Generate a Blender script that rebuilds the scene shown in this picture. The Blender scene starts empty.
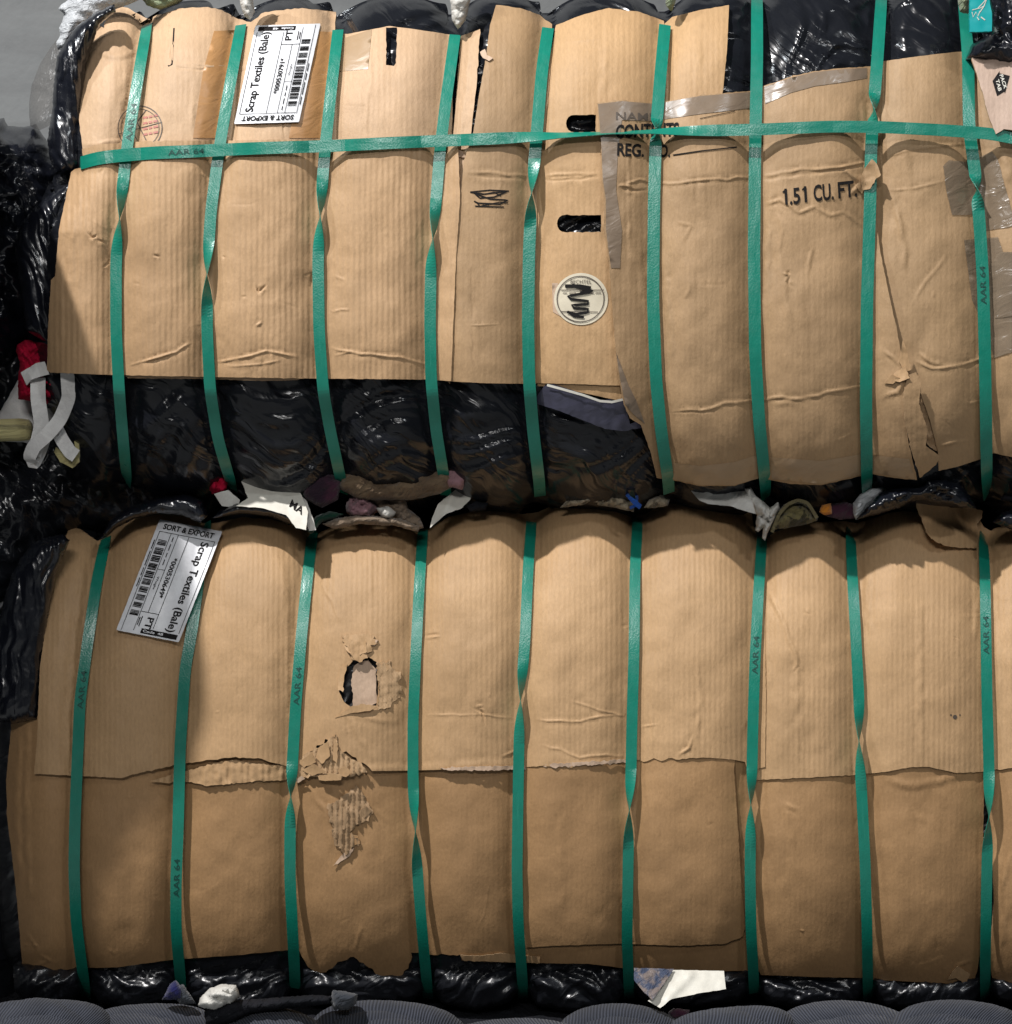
import bpy, bmesh, math, random
import numpy as np
from mathutils import Vector
from mathutils.geometry import delaunay_2d_cdt
random.seed(7)
C = bpy.context.scene
COL = C.collection

# ------------------------------------------------------------------ camera, light, exposure
D = 2.6                      # camera distance to the plane of the bale fronts
S = 0.0014                   # metres per pixel on that plane
FP = D / S
ZC = 1.35
cam = bpy.data.cameras.new('camera'); camo = bpy.data.objects.new('camera', cam); COL.objects.link(camo)
camo.location = (0, -D, ZC); camo.rotation_euler = (math.radians(90), 0, 0)
cam.sensor_width = 36; cam.sensor_fit = 'HORIZONTAL'; cam.lens = 36 * FP / 1012.0
cam.clip_start = 0.05; cam.clip_end = 100
C.camera = camo
C.view_settings.view_transform = 'Standard'; C.view_settings.look = 'None'
C.view_settings.exposure = 0.0; C.view_settings.gamma = 1.0; C.view_settings.use_curve_mapping = False
C.render.engine = 'CYCLES'
C.cycles.use_denoising = True
C.cycles.max_bounces = 6

w = bpy.data.worlds.new('World'); C.world = w; w.use_nodes = True
w.node_tree.nodes['Background'].inputs[0].default_value = (0.80, 0.90, 1.0, 1)
w.node_tree.nodes['Background'].inputs[1].default_value = 0.05

def lamp(name, loc, target, power, sx, sy, color=(1, 1, 1)):
    l = bpy.data.lights.new(name, 'AREA'); l.shape = 'RECTANGLE'; l.size = sx; l.size_y = sy
    l.energy = power; l.color = color
    o = bpy.data.objects.new(name, l); COL.objects.link(o); o.location = loc
    d = Vector(target) - Vector(loc)
    o.rotation_euler = d.to_track_quat('-Z', 'Y').to_euler()
    return o
lamp('ceiling_or_fill_lamp', (-2.7, -3.25, 6.8), (0, 0, 1.3), 640, 0.17, 0.17, (1.0, 0.97, 0.95))
lamp('ceiling_or_fill_lamp', (2.2, -3.6, 4.6), (0, 0, 1.2), 34, 0.5, 0.16, (0.93, 0.97, 1.0))
lamp('ceiling_or_fill_lamp', (-0.4, -5.6, 3.8), (0, 0, 1.2), 96, 1.8, 0.5, (1.0, 0.98, 0.96))  # broad frontal fill, added to lift the shadows and soften film reflections
lamp('ceiling_or_fill_lamp', (-3.0, -1.2, 4.6), (-0.8, 0.2, 1.6), 60, 0.25, 0.25, (0.9, 0.96, 1.0))  # unseen left lamp, added for glints on the black film

# ------------------------------------------------------------------ noise and small maths
_rng = np.random.RandomState(11)
_P = _rng.permutation(256); _P = np.concatenate([_P, _P, _P])
_G = np.array([(math.cos(a), math.sin(a)) for a in np.linspace(0, 2 * math.pi, 257)[:-1]])
def noise(x, y, seed=0):
    x = np.asarray(x, float) + seed * 17.31; y = np.asarray(y, float) + seed * 9.73
    xi = np.floor(x).astype(int); yi = np.floor(y).astype(int); xf = x - xi; yf = y - yi
    u = xf ** 3 * (xf * (xf * 6 - 15) + 10); v = yf ** 3 * (yf * (yf * 6 - 15) + 10)
    def g(ix, iy, dx, dy):
        h = _P[(_P[ix & 255] + iy) & 255]
        return _G[h, 0] * dx + _G[h, 1] * dy
    a = g(xi, yi, xf, yf); b = g(xi + 1, yi, xf - 1, yf); c = g(xi, yi + 1, xf, yf - 1); d = g(xi + 1, yi + 1, xf - 1, yf - 1)
    return (a * (1 - u) + b * u) * (1 - v) + (c * (1 - u) + d * u) * v
def fbm(x, y, seed=0, o=3):
    s = 0; a = 1; f = 1
    for i in range(o):
        s = s + a * noise(x * f, y * f, seed + i * 3); a *= .5; f *= 2.03
    return s
def interp(x, pts):
    p = np.array(pts, float); return np.interp(x, p[:, 0], p[:, 1])
def poly_dist(u, v, pl):
    """distance in px from points to an open polyline, and the signed side"""
    best = np.full(np.shape(u), 1e9)
    for (a, b), (c, d) in zip(pl[:-1], pl[1:]):
        dx, dy = c - a, d - b; L = dx * dx + dy * dy + 1e-9
        t = np.clip(((u - a) * dx + (v - b) * dy) / L, 0, 1)
        best = np.minimum(best, np.hypot(u - a - t * dx, v - b - t * dy))
    return best
def crease_h(u, v, pl, amp, wd):
    best = np.full(np.shape(u), 1e9); arc = np.zeros(np.shape(u)); s0 = 0.0
    tot = sum(math.hypot(c - a, d - b) for (a, b), (c, d) in zip(pl[:-1], pl[1:]))
    for (a, b), (c, d) in zip(pl[:-1], pl[1:]):
        dx, dy = c - a, d - b; L = dx * dx + dy * dy + 1e-9
        t = np.clip(((u - a) * dx + (v - b) * dy) / L, 0, 1)
        q = np.hypot(u - a - t * dx, v - b - t * dy); m = q < best
        best = np.where(m, q, best); arc = np.where(m, s0 + t * math.sqrt(L), arc); s0 += math.sqrt(L)
    k = max(2.0, min(14.0, tot * .35)); tp = np.clip(np.minimum(arc, tot - arc) / k, 0, 1) ** .8
    tp = tp * (.75 + .9 * noise(arc / 13.0, arc * 0 + pl[0][0], 3))
    w_ = wd * .8
    return tp * amp * .001 * (np.exp(-(best / w_) ** 2) - .55 * np.exp(-((best - w_ * 1.9) / w_) ** 2))
def inside(u, v, poly):
    r = np.zeros(np.shape(u), bool); n = len(poly)
    for i in range(n):
        x1, y1 = poly[i]; x2, y2 = poly[(i + 1) % n]
        if y1 == y2: continue
        c = ((y1 > v) != (y2 > v)) & (u < (x2 - x1) * (v - y1) / (y2 - y1) + x1)
        r ^= c
    return r
def ray(u, v, y):
    """world points at depth y behind pixel (u, v)"""
    u = np.asarray(u, float); v = np.asarray(v, float); y = np.asarray(y, float) + 0 * u
    return np.stack([(u - 506) / FP * (D + y), y, ZC + (512 - v) / FP * (D + y)], -1)

# ------------------------------------------------------------------ the bales' shapes
UP = [  # strap centre lines, upper bale (u, v)
 [(147,25),(136,90),(128,140),(121,200),(116,260),(116,330),(119,390),(124,450),(128,490)],
 [(241,25),(229,90),(219,150),(211,210),(207,270),(207,330),(210,390),(218,440),(233,490)],
 [(338,30),(330,100),(324,160),(320,215),(318,260),(319,330),(323,390),(330,430),(343,490)],
 [(455,35),(446,100),(440,150),(436,200),(431,260),(430,320),(431,380),(436,430),(446,490)],
 [(548,28),(542,70),(537,130),(532,190),(529,250),(528,320),(529,380),(533,430),(540,488)],
 [(665,25),(660,80),(656,130),(654,200),(653,300),(656,380),(661,430),(669,485)],
 [(757,-5),(757,60),(755,150),(754,250),(755,350),(759,420),(766,490)],
 [(882,-10),(878,50),(873,115),(871,150),(870,205),(867,300),(866,400),(867,490)],
 [(963,-5),(968,54),(969,128),(976,180),(980,230),(983,280),(985,360),(986,420),(987,495)],
]
LO = [
 [(106,538),(97,580),(88,640),(80,700),(77,770),(75,820),(74,870),(76,920),(81,960),(86,995)],
 [(207,520),(200,570),(192,630),(185,670),(180,750),(178,830),(176,880),(176,930),(181,985)],
 [(313,530),(307,580),(301,640),(296,700),(292,770),(290,830),(290,880),(292,920),(295,980)],
 [(423,528),(419,590),(416,650),(413,720),(413,780),(415,830),(418,880),(422,930),(428,995)],
 [(532,514),(528,570),(525,640),(521,690),(519,740),(518,800),(517,870),(518,920),(523,990)],
 [(638,512),(635,570),(634,650),(632,720),(631,770),(629,810),(628,870),(627,940),(629,990)],
 [(762,538),(758,600),(755,660),(753,720),(752,770),(751,808),(750,870),(751,930),(754,985)],
 [(850,520),(852,570),(856,640),(859,700),(859,745),(862,800),(865,860),(867,930),(868,995)],
 [(983,528),(985,580),(986,640),(987,700),(989,770),(989,810),(987,860),(986,920),(985,990)],
]
class Bale:
    def __init__(s, straps, top, bot, left, y0, A, n, pinch, vc):
        s.straps, s.top, s.bot, s.left, s.y0, s.A, s.n, s.pinch, s.vc = straps, top, bot, left, y0, A, n, pinch, vc
    def b(s, u, v):
        """0 in the furrow under a strap, 1 on the crest between two straps"""
        xs = [np.interp(v, [p[1] for p in st], [p[0] for p in st]) for st in s.straps]
        xs = [xs[0] - 95] + xs + [xs[-1] + 118, xs[-1] + 236]
        out = np.zeros(np.shape(u))
        for a, c in zip(xs[:-1], xs[1:]):
            W = (c - a) / 2; d = np.minimum(u - a, c - u)
            m = (u >= a) & (u <= c)
            q = np.clip((d - 6.5) / (W - 6.5), 0, 1)
            out = np.where(m, 1 - (1 - q) ** 2.8, out)
        out = np.where(u < xs[0], 0.6, out)
        return out
    def y(s, u, v, bb=None):
        u = np.asarray(u, float); v = np.asarray(v, float)
        b = s.b(u, v) if bb is None else bb
        vt = interp(u, s.top) + 20 * (1 - b); vb = interp(u, s.bot) - 12 * (1 - b)
        vm = s.vc
        r = np.where(v < vm, (vm - v) / (vm - vt), (v - vm) / (vb - vm))
        r = np.clip(r, 0, .995)
        y = s.y0 + s.A * (1 - (1 - r ** s.n) ** (1 / s.n)) + s.pinch * (1 - b) * (1 - .35 * r ** 4)
        uL = interp(v, s.left); q = np.clip(1 - (u - uL) / 95.0, 0, .995)
        y = y + 0.17 * (1 - (1 - q ** 2.6) ** (1 / 2.6))
        return y
    def vt(s, u): return interp(u, s.top) + 20 * (1 - s.b(u, np.full(np.shape(u), s.straps[0][0][1] + 10.)))
    def vb(s, u): return interp(u, s.bot) - 12 * (1 - s.b(u, np.full(np.shape(u), s.straps[0][-1][1] - 10.)))
BU = Bale(UP, [(0,40),(60,20),(110,4),(200,0),(470,-6),(700,-9),(760,-24),(1012,-30)],
          [(0,480),(60,494),(300,505),(600,511),(750,513),(1012,508)],
          [(0,112),(26,77),(51,60),(112,52),(141,48),(172,56),(205,36),(232,18),(280,19),(330,24),(400,30),(470,62),(500,80)],
          0.0, 0.24, 3.0, 0.019, 262)
BL = Bale(LO, [(0,535),(60,523),(160,500),(260,505),(360,516),(480,505),(600,497),(700,497),(800,517),(900,503),(1012,518)],
          [(0,1010),(300,1010),(600,1012),(1012,1012)],
          [(520,70),(543,33),(569,15),(600,4),(650,-6),(800,-9),(950,3),(1005,30)],
          0.085, 0.22, 2.8, 0.019, 745)

# ------------------------------------------------------------------ objects and materials
def set_props(o, label=None, cat=None, group=None, kind=None):
    if label: o['label'] = label
    if cat: o['category'] = cat
    if group: o['group'] = group
    if kind: o['kind'] = kind
def empty(name, loc, label, cat, group=None):
    o = bpy.data.objects.new(name, None); COL.objects.link(o); o.location = loc
    o.empty_display_size = .1
    set_props(o, label, cat, group); return o
def root_loc(o):
    while o.parent: o = o.parent
    return np.array(o.location)
def build(name, co, faces, mats, parent=None, label=None, cat=None, group=None, kind=None, uv=None, mi=None, smooth=True):
    """one mesh object from world points"""
    co = np.asarray(co, float)
    base = root_loc(parent) if parent else np.array([co[:, 0].mean(), co[:, 1].mean(), co[:, 2].min()])
    me = bpy.data.meshes.new(name)
    me.from_pydata((co - base).tolist(), [], [tuple(int(i) for i in f) for f in faces])
    if not isinstance(mats, (list, tuple)): mats = [mats]
    for m in mats: me.materials.append(m)
    if mi is not None: me.polygons.foreach_set('material_index', list(mi))
    me.polygons.foreach_set('use_smooth', [smooth] * len(me.polygons))
    if uv is not None:
        l = me.uv_layers.new(name='px'); idx = np.empty(len(me.loops), int); me.loops.foreach_get('vertex_index', idx)
        l.data.foreach_set('uv', (np.asarray(uv, float)[idx] / 100.0).ravel())
    me.update()
    o = bpy.data.objects.new(name, me); COL.objects.link(o)
    if parent: o.parent = parent
    else: o.location = base
    set_props(o, label, cat, group, kind)
    return o

class NT:
    def __init__(s, name):
        s.m = bpy.data.materials.new(name); s.m.use_nodes = True; s.t = s.m.node_tree
        s.b = s.t.nodes['Principled BSDF']; s.L = s.t.links
        tc = s.t.nodes.new('ShaderNodeTexCoord'); s.uv = tc.outputs['UV']; s.obj = tc.outputs['Object']
    def node(s, t, **k):
        n = s.t.nodes.new(t)
        for a, v in k.items(): setattr(n, a, v)
        return n
    def mapping(s, src, scale, rot=0, loc=(0, 0, 0)):
        if rot:
            m = s.node('ShaderNodeMapping'); m.inputs['Rotation'].default_value = (0, 0, rot); s.L.new(src, m.inputs[0]); src = m.outputs[0]
        n = s.node('ShaderNodeMapping'); n.inputs['Scale'].default_value = scale
        n.inputs['Location'].default_value = loc
        s.L.new(src, n.inputs[0]); return n.outputs[0]
    def noise(s, vec, scale, detail=3, rough=.5, dist=0):
        n = s.node('ShaderNodeTexNoise'); n.inputs['Scale'].default_value = scale; n.inputs['Detail'].default_value = detail
        n.inputs['Roughness'].default_value = rough; n.inputs['Distortion'].default_value = dist
        s.L.new(vec, n.inputs['Vector']); return n.outputs['Fac']
    def ramp(s, fac, stops):
        n = s.node('ShaderNodeValToRGB'); e = n.color_ramp.elements
        while len(e) < len(stops): e.new(.5)
        for i, (p, c) in enumerate(stops):
            e[i].position = p; e[i].color = (c, c, c, 1) if isinstance(c, (int, float)) else (*c, 1)
        s.L.new(fac, n.inputs[0]); return n.outputs[0]
    def mix(s, fac, a, b, mode='MIX'):
        n = s.node('ShaderNodeMix', data_type='RGBA', blend_type=mode)
        for sock, v in ((n.inputs[0], fac), (n.inputs[6], a), (n.inputs[7], b)):
            if hasattr(v, 'is_linked'): s.L.new(v, sock)
            elif isinstance(v, (int, float)): sock.default_value = v
            else: sock.default_value = (*v, 1)
        return n.outputs[2]
    def math(s, op, a, b=0.0):
        n = s.node('ShaderNodeMath', operation=op)
        for i, v in enumerate((a, b)):
            if hasattr(v, 'is_linked'): s.L.new(v, n.inputs[i])
            else: n.inputs[i].default_value = v
        return n.outputs[0]
    def bump(s, h, dist, strength=1.0, prev=None):
        n = s.node('ShaderNodeBump'); n.inputs['Distance'].default_value = dist; n.inputs['Strength'].default_value = strength
        s.L.new(h, n.inputs['Height'])
        if prev: s.L.new(prev, n.inputs['Normal'])
        return n.outputs[0]
    def wave(s, vec, scale, dist=0, prof='SIN'):
        n = s.node('ShaderNodeTexWave', wave_type='BANDS', bands_direction='X', wave_profile=prof)
        n.inputs['Scale'].default_value = scale; n.inputs['Distortion'].default_value = dist; n.inputs['Detail'].default_value = 1.5
        n.inputs['Detail Scale'].default_value = 1.0
        s.L.new(vec, n.inputs['Vector']); return n.outputs['Fac']
    def set(s, **k):
        for a, v in k.items():
            i = s.b.inputs[a.replace('_', ' ')]
            if hasattr(v, 'is_linked'): s.L.new(v, i)
            elif isinstance(v, tuple) and len(v) == 3: i.default_value = (*v, 1)
            else: i.default_value = v
        return s.m

def cardboard(name, col, rib=0.25, period=5.6, seed=0, rot=0.0, var=1.0, wear=0.0):
    t = NT(name)
    uv = t.mapping(t.uv, (1, 1, 1), rot, (seed * 1.7, seed * .9, 0))
    fib = t.noise(t.mapping(uv, (45, 16, 1)), 1.0, 4, .7)            # paper fibres
    spk = t.noise(uv, 55, 2, .6)
    big = t.noise(uv, 1.3, 3, .55)
    mid = t.noise(uv, 6, 4, .6)
    c = t.mix(t.ramp(big, [(.3, 0.0), (.7, 1.0)]), tuple(x * (1 - .10 * var) for x in col), tuple(min(1, x * (1 + .08 * var)) for x in col))
    c = t.mix(t.math('MULTIPLY', t.ramp(fib, [(.38, 0.0), (.66, 1.0)]), .34), c, tuple(x * .62 for x in col))
    c = t.mix(t.math('MULTIPLY', t.ramp(mid, [(.45, 0.0), (.75, 1.0)]), .14), c, (col[0] * 1.15, col[1] * 1.17, col[2] * 1.25))
    c = t.mix(t.math('MULTIPLY', t.ramp(spk, [(.66, 0.0), (.74, 1.0)]), .35), c, tuple(x * .4 for x in col))
    sc = t.noise(t.mapping(uv, (.6, 9, 1), .5), 1.5, 6, .75, 1.2)     # scuffs
    c = t.mix(t.math('MULTIPLY', t.ramp(sc, [(.62, 0.0), (.72, 1.0)]), .10 + wear), c, (col[0] * 1.25, col[1] * 1.3, col[2] * 1.4))
    dp = t.noise(uv, .9, 5, .62, .8)
    c = t.mix(t.math('MULTIPLY', t.ramp(dp, [(.56, 0.0), (.60, 1.0)]), .10 * var), c, tuple(x * .70 for x in col))
    wv = t.node('ShaderNodeTexWave', wave_type='BANDS', bands_direction='X')
    wv.inputs['Scale'].default_value = 100.0 / period * 2 * math.pi / 20.0
    wv.inputs['Distortion'].default_value = 1.5; wv.inputs['Detail'].default_value = 2; wv.inputs['Detail Scale'].default_value = .35
    t.L.new(uv, wv.inputs['Vector']); wv = wv.outputs['Fac']
    patch = t.ramp(t.noise(uv, 2.2, 3, .6), [(.3, .35), (.65, 1.0)])  # ribs show more here and less there
    wr = t.math('MULTIPLY', wv, patch)
    c = t.mix(t.math('MULTIPLY', wr, .07 * min(1.2, rib * 1.2)), c, tuple(x * .72 for x in col))
    n = t.bump(wr, .0010 * rib, 1.0)
    n = t.bump(t.noise(t.mapping(uv, (34, 20, 1)), 1, 3, .7), .0006, .8, n)
    n = t.bump(t.noise(uv, 7, 2, .5), .0014, .4, n)
    return t.set(Base_Color=c, Roughness=.62, Specular_IOR_Level=.38, Normal=n)

def edge_mat(name, col):
    t = NT(name)
    c = t.mix(t.noise(t.uv, 60, 3, .7), tuple(x * .6 for x in col), tuple(x * 1.25 for x in col))
    return t.set(Base_Color=c, Roughness=.9)

def plastic(name, col=(.006, .007, .011), rough=.2, rot=0.5, stretch=4.0, crumple=1.0, fine=1.0, spec=.6):
    t = NT(name)
    uv = t.mapping(t.uv, (1, stretch, 1), -rot)
    warp = t.noise(t.uv, 1.6, 2, .5)
    va = t.node('ShaderNodeVectorMath', operation='ADD')
    t.L.new(uv, va.inputs[0]); cm = t.node('ShaderNodeCombineXYZ'); t.L.new(t.math('MULTIPLY', warp, 3.0), cm.inputs[1]); t.L.new(warp, cm.inputs[0]); t.L.new(cm.outputs[0], va.inputs[1])
    uw = va.outputs[0]
    def ridged(vec, sc, det):
        h = t.noise(vec, sc, det, .55)
        return t.math('ABSOLUTE', t.math('SUBTRACT', h, .5))
    n = t.bump(t.noise(uw, 1.1, 1, .4), .013 * crumple, .8)
    n = t.bump(ridged(uw, 2.2, 1), .0028 * crumple, .8, n)
    n = t.bump(ridged(t.uv, 6.0, 2), .0012 * fine, .8, n)
    dust = t.ramp(t.noise(t.uv, 3.5, 6, .7), [(.45, 0.0), (.8, 1.0)])
    c = t.mix(t.math('MULTIPLY', dust, .35), col, tuple(x * 1.8 + .003 for x in col))
    r = t.math('ADD', t.math('MULTIPLY', t.noise(t.uv, 5, 4, .6), .22), rough - .08)
    return t.set(Base_Color=c, Roughness=r, Specular_IOR_Level=spec, Normal=n)

def fabric(name, col, col2=None, rough=.9, weave=0.0006, scale=3, blotch=(.42, .58), sheen=.2, fold=.012):
    t = NT(name)
    c = t.mix(t.ramp(t.noise(t.uv, scale, 4, .6, .6), [(blotch[0], 0.0), (blotch[1], 1.0)]), col, col2 or tuple(x * .72 for x in col))
    c = t.mix(t.math('MULTIPLY', t.noise(t.uv, 70, 2), .4), c, tuple(x * .6 for x in col))
    n = t.bump(t.noise(t.uv, 60, 2), weave, .7)
    n = t.bump(t.noise(t.mapping(t.uv, (1, 2.5, 1), .7), 5, 3, .5, 1.0), fold, .8, n)
    return t.set(Base_Color=c, Roughness=rough, Sheen_Weight=sheen, Specular_IOR_Level=.12, Normal=n)

def plain(name, col, rough=.5, spec=.5):
    t = NT(name)
    c = t.mix(t.noise(t.uv, 25, 3, .6), tuple(x * .85 for x in col), tuple(min(1, x * 1.1) for x in col))
    return t.set(Base_Color=c, Roughness=rough, Specular_IOR_Level=spec)

KR = (.46, .290, .145)
M = {}
M['kraft'] = cardboard('kraft_smooth', KR, .24, 5.6, 1)
M['kraft_rib'] = cardboard('kraft_ribbed', (.455, .29, .155), .6, 5.7, 2)
M['kraft_top'] = cardboard('kraft_pale', (.50, .335, .200), .22, 5.6, 3)
M['kraft_wide'] = cardboard('kraft_worn', (.37, .238, .125), .18, 5.4, 4, 0, 1.3, .08)
M['kraft_right'] = cardboard('kraft_grey', (.375, .243, .128), .15, 5.6, 5, 0, 1.2, .08)
M['kraft_low'] = cardboard('kraft_upper_sheet', (.465, .295, .152), .34, 5.2, 6)
M['kraft_dark'] = cardboard('kraft_lower_sheet', (.36, .212, .098), .12, 5.2, 7)
M['kraft_pink'] = cardboard('kraft_pink', (.46, .335, .26), .15, 5.2, 8)
M['liner'] = cardboard('kraft_liner', (.50, .36, .255), .2, 5.2, 9)
M['edge'] = edge_mat('cardboard_edge', (.44, .30, .17))
M['torn'] = cardboard('torn_fluting', (.47, .31, .17), 1.4, 5.4, 10, 0, 1.4, .2)
M['torn_dark'] = cardboard('torn_fluting_dark', (.36, .235, .13), 1.0, 5.4, 12, 0, 1.4, .15)
M['film'] = plastic('black_film', (.008, .009, .012), rot=.6, stretch=6.0, rough=.2, crumple=1.1, fine=.6, spec=.42)
M['film_low'] = plastic('black_film_lower', (.008, .009, .012), rot=-.5, stretch=6, rough=.3, fine=.5, spec=.8)
M['film_gather'] = plastic('gathered_black_film', rot=1.45, stretch=9, crumple=.5, fine=.1, rough=.22, spec=.7)
M['bag'] = plastic('crinkled_bag', rot=.3, stretch=2.5, crumple=1.5, fine=.9, rough=.2, spec=.5)
M['ink'] = plain('black_ink', (.014, .013, .013), .9, .15)
M['ink_soft'] = plain('worn_ink', (.09, .07, .055), .6)
M['ink_red'] = plain('red_ink', (.42, .16, .13), .6)
M['paper'] = plain('label_paper', (.74, .75, .78), .35)
M['card'] = plain('white_card', (.62, .60, .53), .5)
M['cream'] = plain('sticker_paper', (.62, .56, .43), .5)

def tape_mat(name, col, rough=.22):
    t = NT(name)
    c = t.mix(t.noise(t.uv, 4, 5, .65), col, tuple(x * 1.35 for x in col))
    n = t.bump(t.noise(t.mapping(t.uv, (1, 2, 1), .4), 4, 2, .5, .8), .0022, .6)
    return t.set(Base_Color=c, Roughness=t.math('ADD', t.math('MULTIPLY', t.noise(t.uv, 6, 3), .35), rough - .1), Specular_IOR_Level=.6, Normal=n)
M['tape'] = tape_mat('packing_tape_grey', (.175, .13, .092))
M['tape_brown'] = tape_mat('packing_tape_brown', (.36, .19, .075), .35)
M['tape_clear'] = tape_mat('packing_tape_clear', (.30, .205, .12), .3)
M['tape_patch'] = tape_mat('packing_tape_film', (.22, .17, .12), .16)
M['tape_patch'].node_tree.nodes['Principled BSDF'].inputs['Alpha'].default_value = .5
M['tape_patch'].node_tree.nodes['Bump'].inputs['Distance'].default_value = .007
M['tape_navy'] = tape_mat('printed_tape', (.035, .035, .055), .25)

t = NT('green_strap')
vo = t.node('ShaderNodeTexVoronoi'); vo.inputs['Scale'].default_value = 60; t.L.new(t.uv, vo.inputs['Vector'])
c = t.mix(t.noise(t.uv, 6, 4, .6), (.003, .150, .100), (.006, .22, .155))
c = t.mix(t.math('MULTIPLY', t.ramp(t.noise(t.mapping(t.uv, (30, 1.2, 1)), 1.5, 3, .7), [(.6, 0.0), (.8, 1.0)]), .25), c, (.10, .42, .32))
n = t.bump(vo.outputs['Distance'], .0003, .5)
n = t.bump(t.noise(t.mapping(t.uv, (1, .3, 1)), 8, 2), .002, .5, n)
M['strap'] = t.set(Base_Color=c, Roughness=t.math('ADD', t.math('MULTIPLY', t.noise(t.uv, 9, 3), .25), .20), Specular_IOR_Level=.75, Normal=n)

# ------------------------------------------------------------------ heightfield sheets
def densify(poly, step, jit=0.0, closed=True, seed=0):
    rnd = random.Random(seed + len(poly)); out = []
    n = len(poly)
    for i in range(n if closed else n - 1):
        a = poly[i]; b = poly[(i + 1) % n]
        j = jit
        if len(a) > 2: j = a[2]                     # third value: how ragged the edge that starts here is
        L = math.hypot(b[0] - a[0], b[1] - a[1]); k = max(1, int(L / step))
        nx, ny = -(b[1] - a[1]) / (L + 1e-9), (b[0] - a[0]) / (L + 1e-9)
        for q in range(k):
            f = q / k; d = rnd.gauss(0, 1) * j if (q or j > .5) else 0
            out.append((a[0] + (b[0] - a[0]) * f + nx * d, a[1] + (b[1] - a[1]) * f + ny * d))
    if not closed: out.append(tuple(poly[-1][:2]))
    return out
def tri_mesh(outline, holes=(), step=4.0, extra=()):
    pts = list(outline); edges = [(i, (i + 1) % len(outline)) for i in range(len(outline))]
    for h in holes:
        o = len(pts); pts += h; edges += [(o + i, o + (i + 1) % len(h)) for i in range(len(h))]
    P = np.array(outline)
    gu, gv = np.meshgrid(np.arange(P[:, 0].min() + step * .5, P[:, 0].max(), step), np.arange(P[:, 1].min() + step * .5, P[:, 1].max(), step))
    gu = gu.copy(); gu[1::2] += step / 2
    gu = gu.ravel(); gv = gv.ravel()
    m = inside(gu, gv, outline) & (poly_dist(gu, gv, outline + [outline[0]]) > step * .5)
    for h in holes: m &= ~inside(gu, gv, h) & (poly_dist(gu, gv, h + [h[0]]) > step * .5)
    pts += list(zip(gu[m], gv[m])) + list(extra)
    r = delaunay_2d_cdt([Vector((float(a), float(b))) for a, b in pts], edges, [], 0, 1e-4, False)
    V = np.array([(p.x, p.y) for p in r[0]]); F = np.array([f for f in r[2] if len(f) == 3])
    cen = V[F].mean(1); k = inside(cen[:, 0], cen[:, 1], outline)
    for h in holes: k &= ~inside(cen[:, 0], cen[:, 1], h)
    F = F[k]
    a = V[F[:, 1]] - V[F[:, 0]]; b = V[F[:, 2]] - V[F[:, 0]]
    cr = a[:, 0] * b[:, 1] - a[:, 1] * b[:, 0]
    F = F[np.abs(cr) > 1e-6]; cr = cr[np.abs(cr) > 1e-6]
    F[cr > 0] = F[cr > 0][:, ::-1]                  # v points down: this winding faces the camera
    used = np.unique(F); re = -np.ones(len(V), int); re[used] = np.arange(len(used))
    return V[used], re[F]
def boundary(F):
    from collections import Counter
    cnt = Counter(); 
    for a, b, c in F.tolist():
        for e in ((a, b), (b, c), (c, a)): cnt[tuple(sorted(e))] += 1
    return [e for f in F.tolist() for e in ((f[0], f[1]), (f[1], f[2]), (f[2], f[0])) if cnt[tuple(sorted(e))] == 1]
def slab(name, V, F, yfun, thick, mat, edge, parent, label=None, **k):
    """front face at yfun, back face `thick` behind it, closed by a rim of its own vertices"""
    n = len(V); y = yfun(V[:, 0], V[:, 1])
    fr = ray(V[:, 0], V[:, 1], y); bk = fr + np.array([0, thick, 0])
    co = [fr, bk]; faces = F.tolist() + (F[:, ::-1] + n).tolist(); mi = [0] * len(faces)
    be = boundary(F); o = 2 * n; rim = []; ruv = []
    for a, b in be:
        rim += [fr[a], fr[b], bk[b], bk[a]]; ruv += [V[a], V[b], V[b] + .5, V[a] + .5]
        faces.append((o + 3, o + 2, o + 1, o)); mi.append(1); o += 4
    co = np.concatenate(co + [np.array(rim)]); uv = np.concatenate([V, V, np.array(ruv)])
    return build(name, co, faces, [mat, edge], parent, label, uv=uv, mi=mi, **k)

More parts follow.
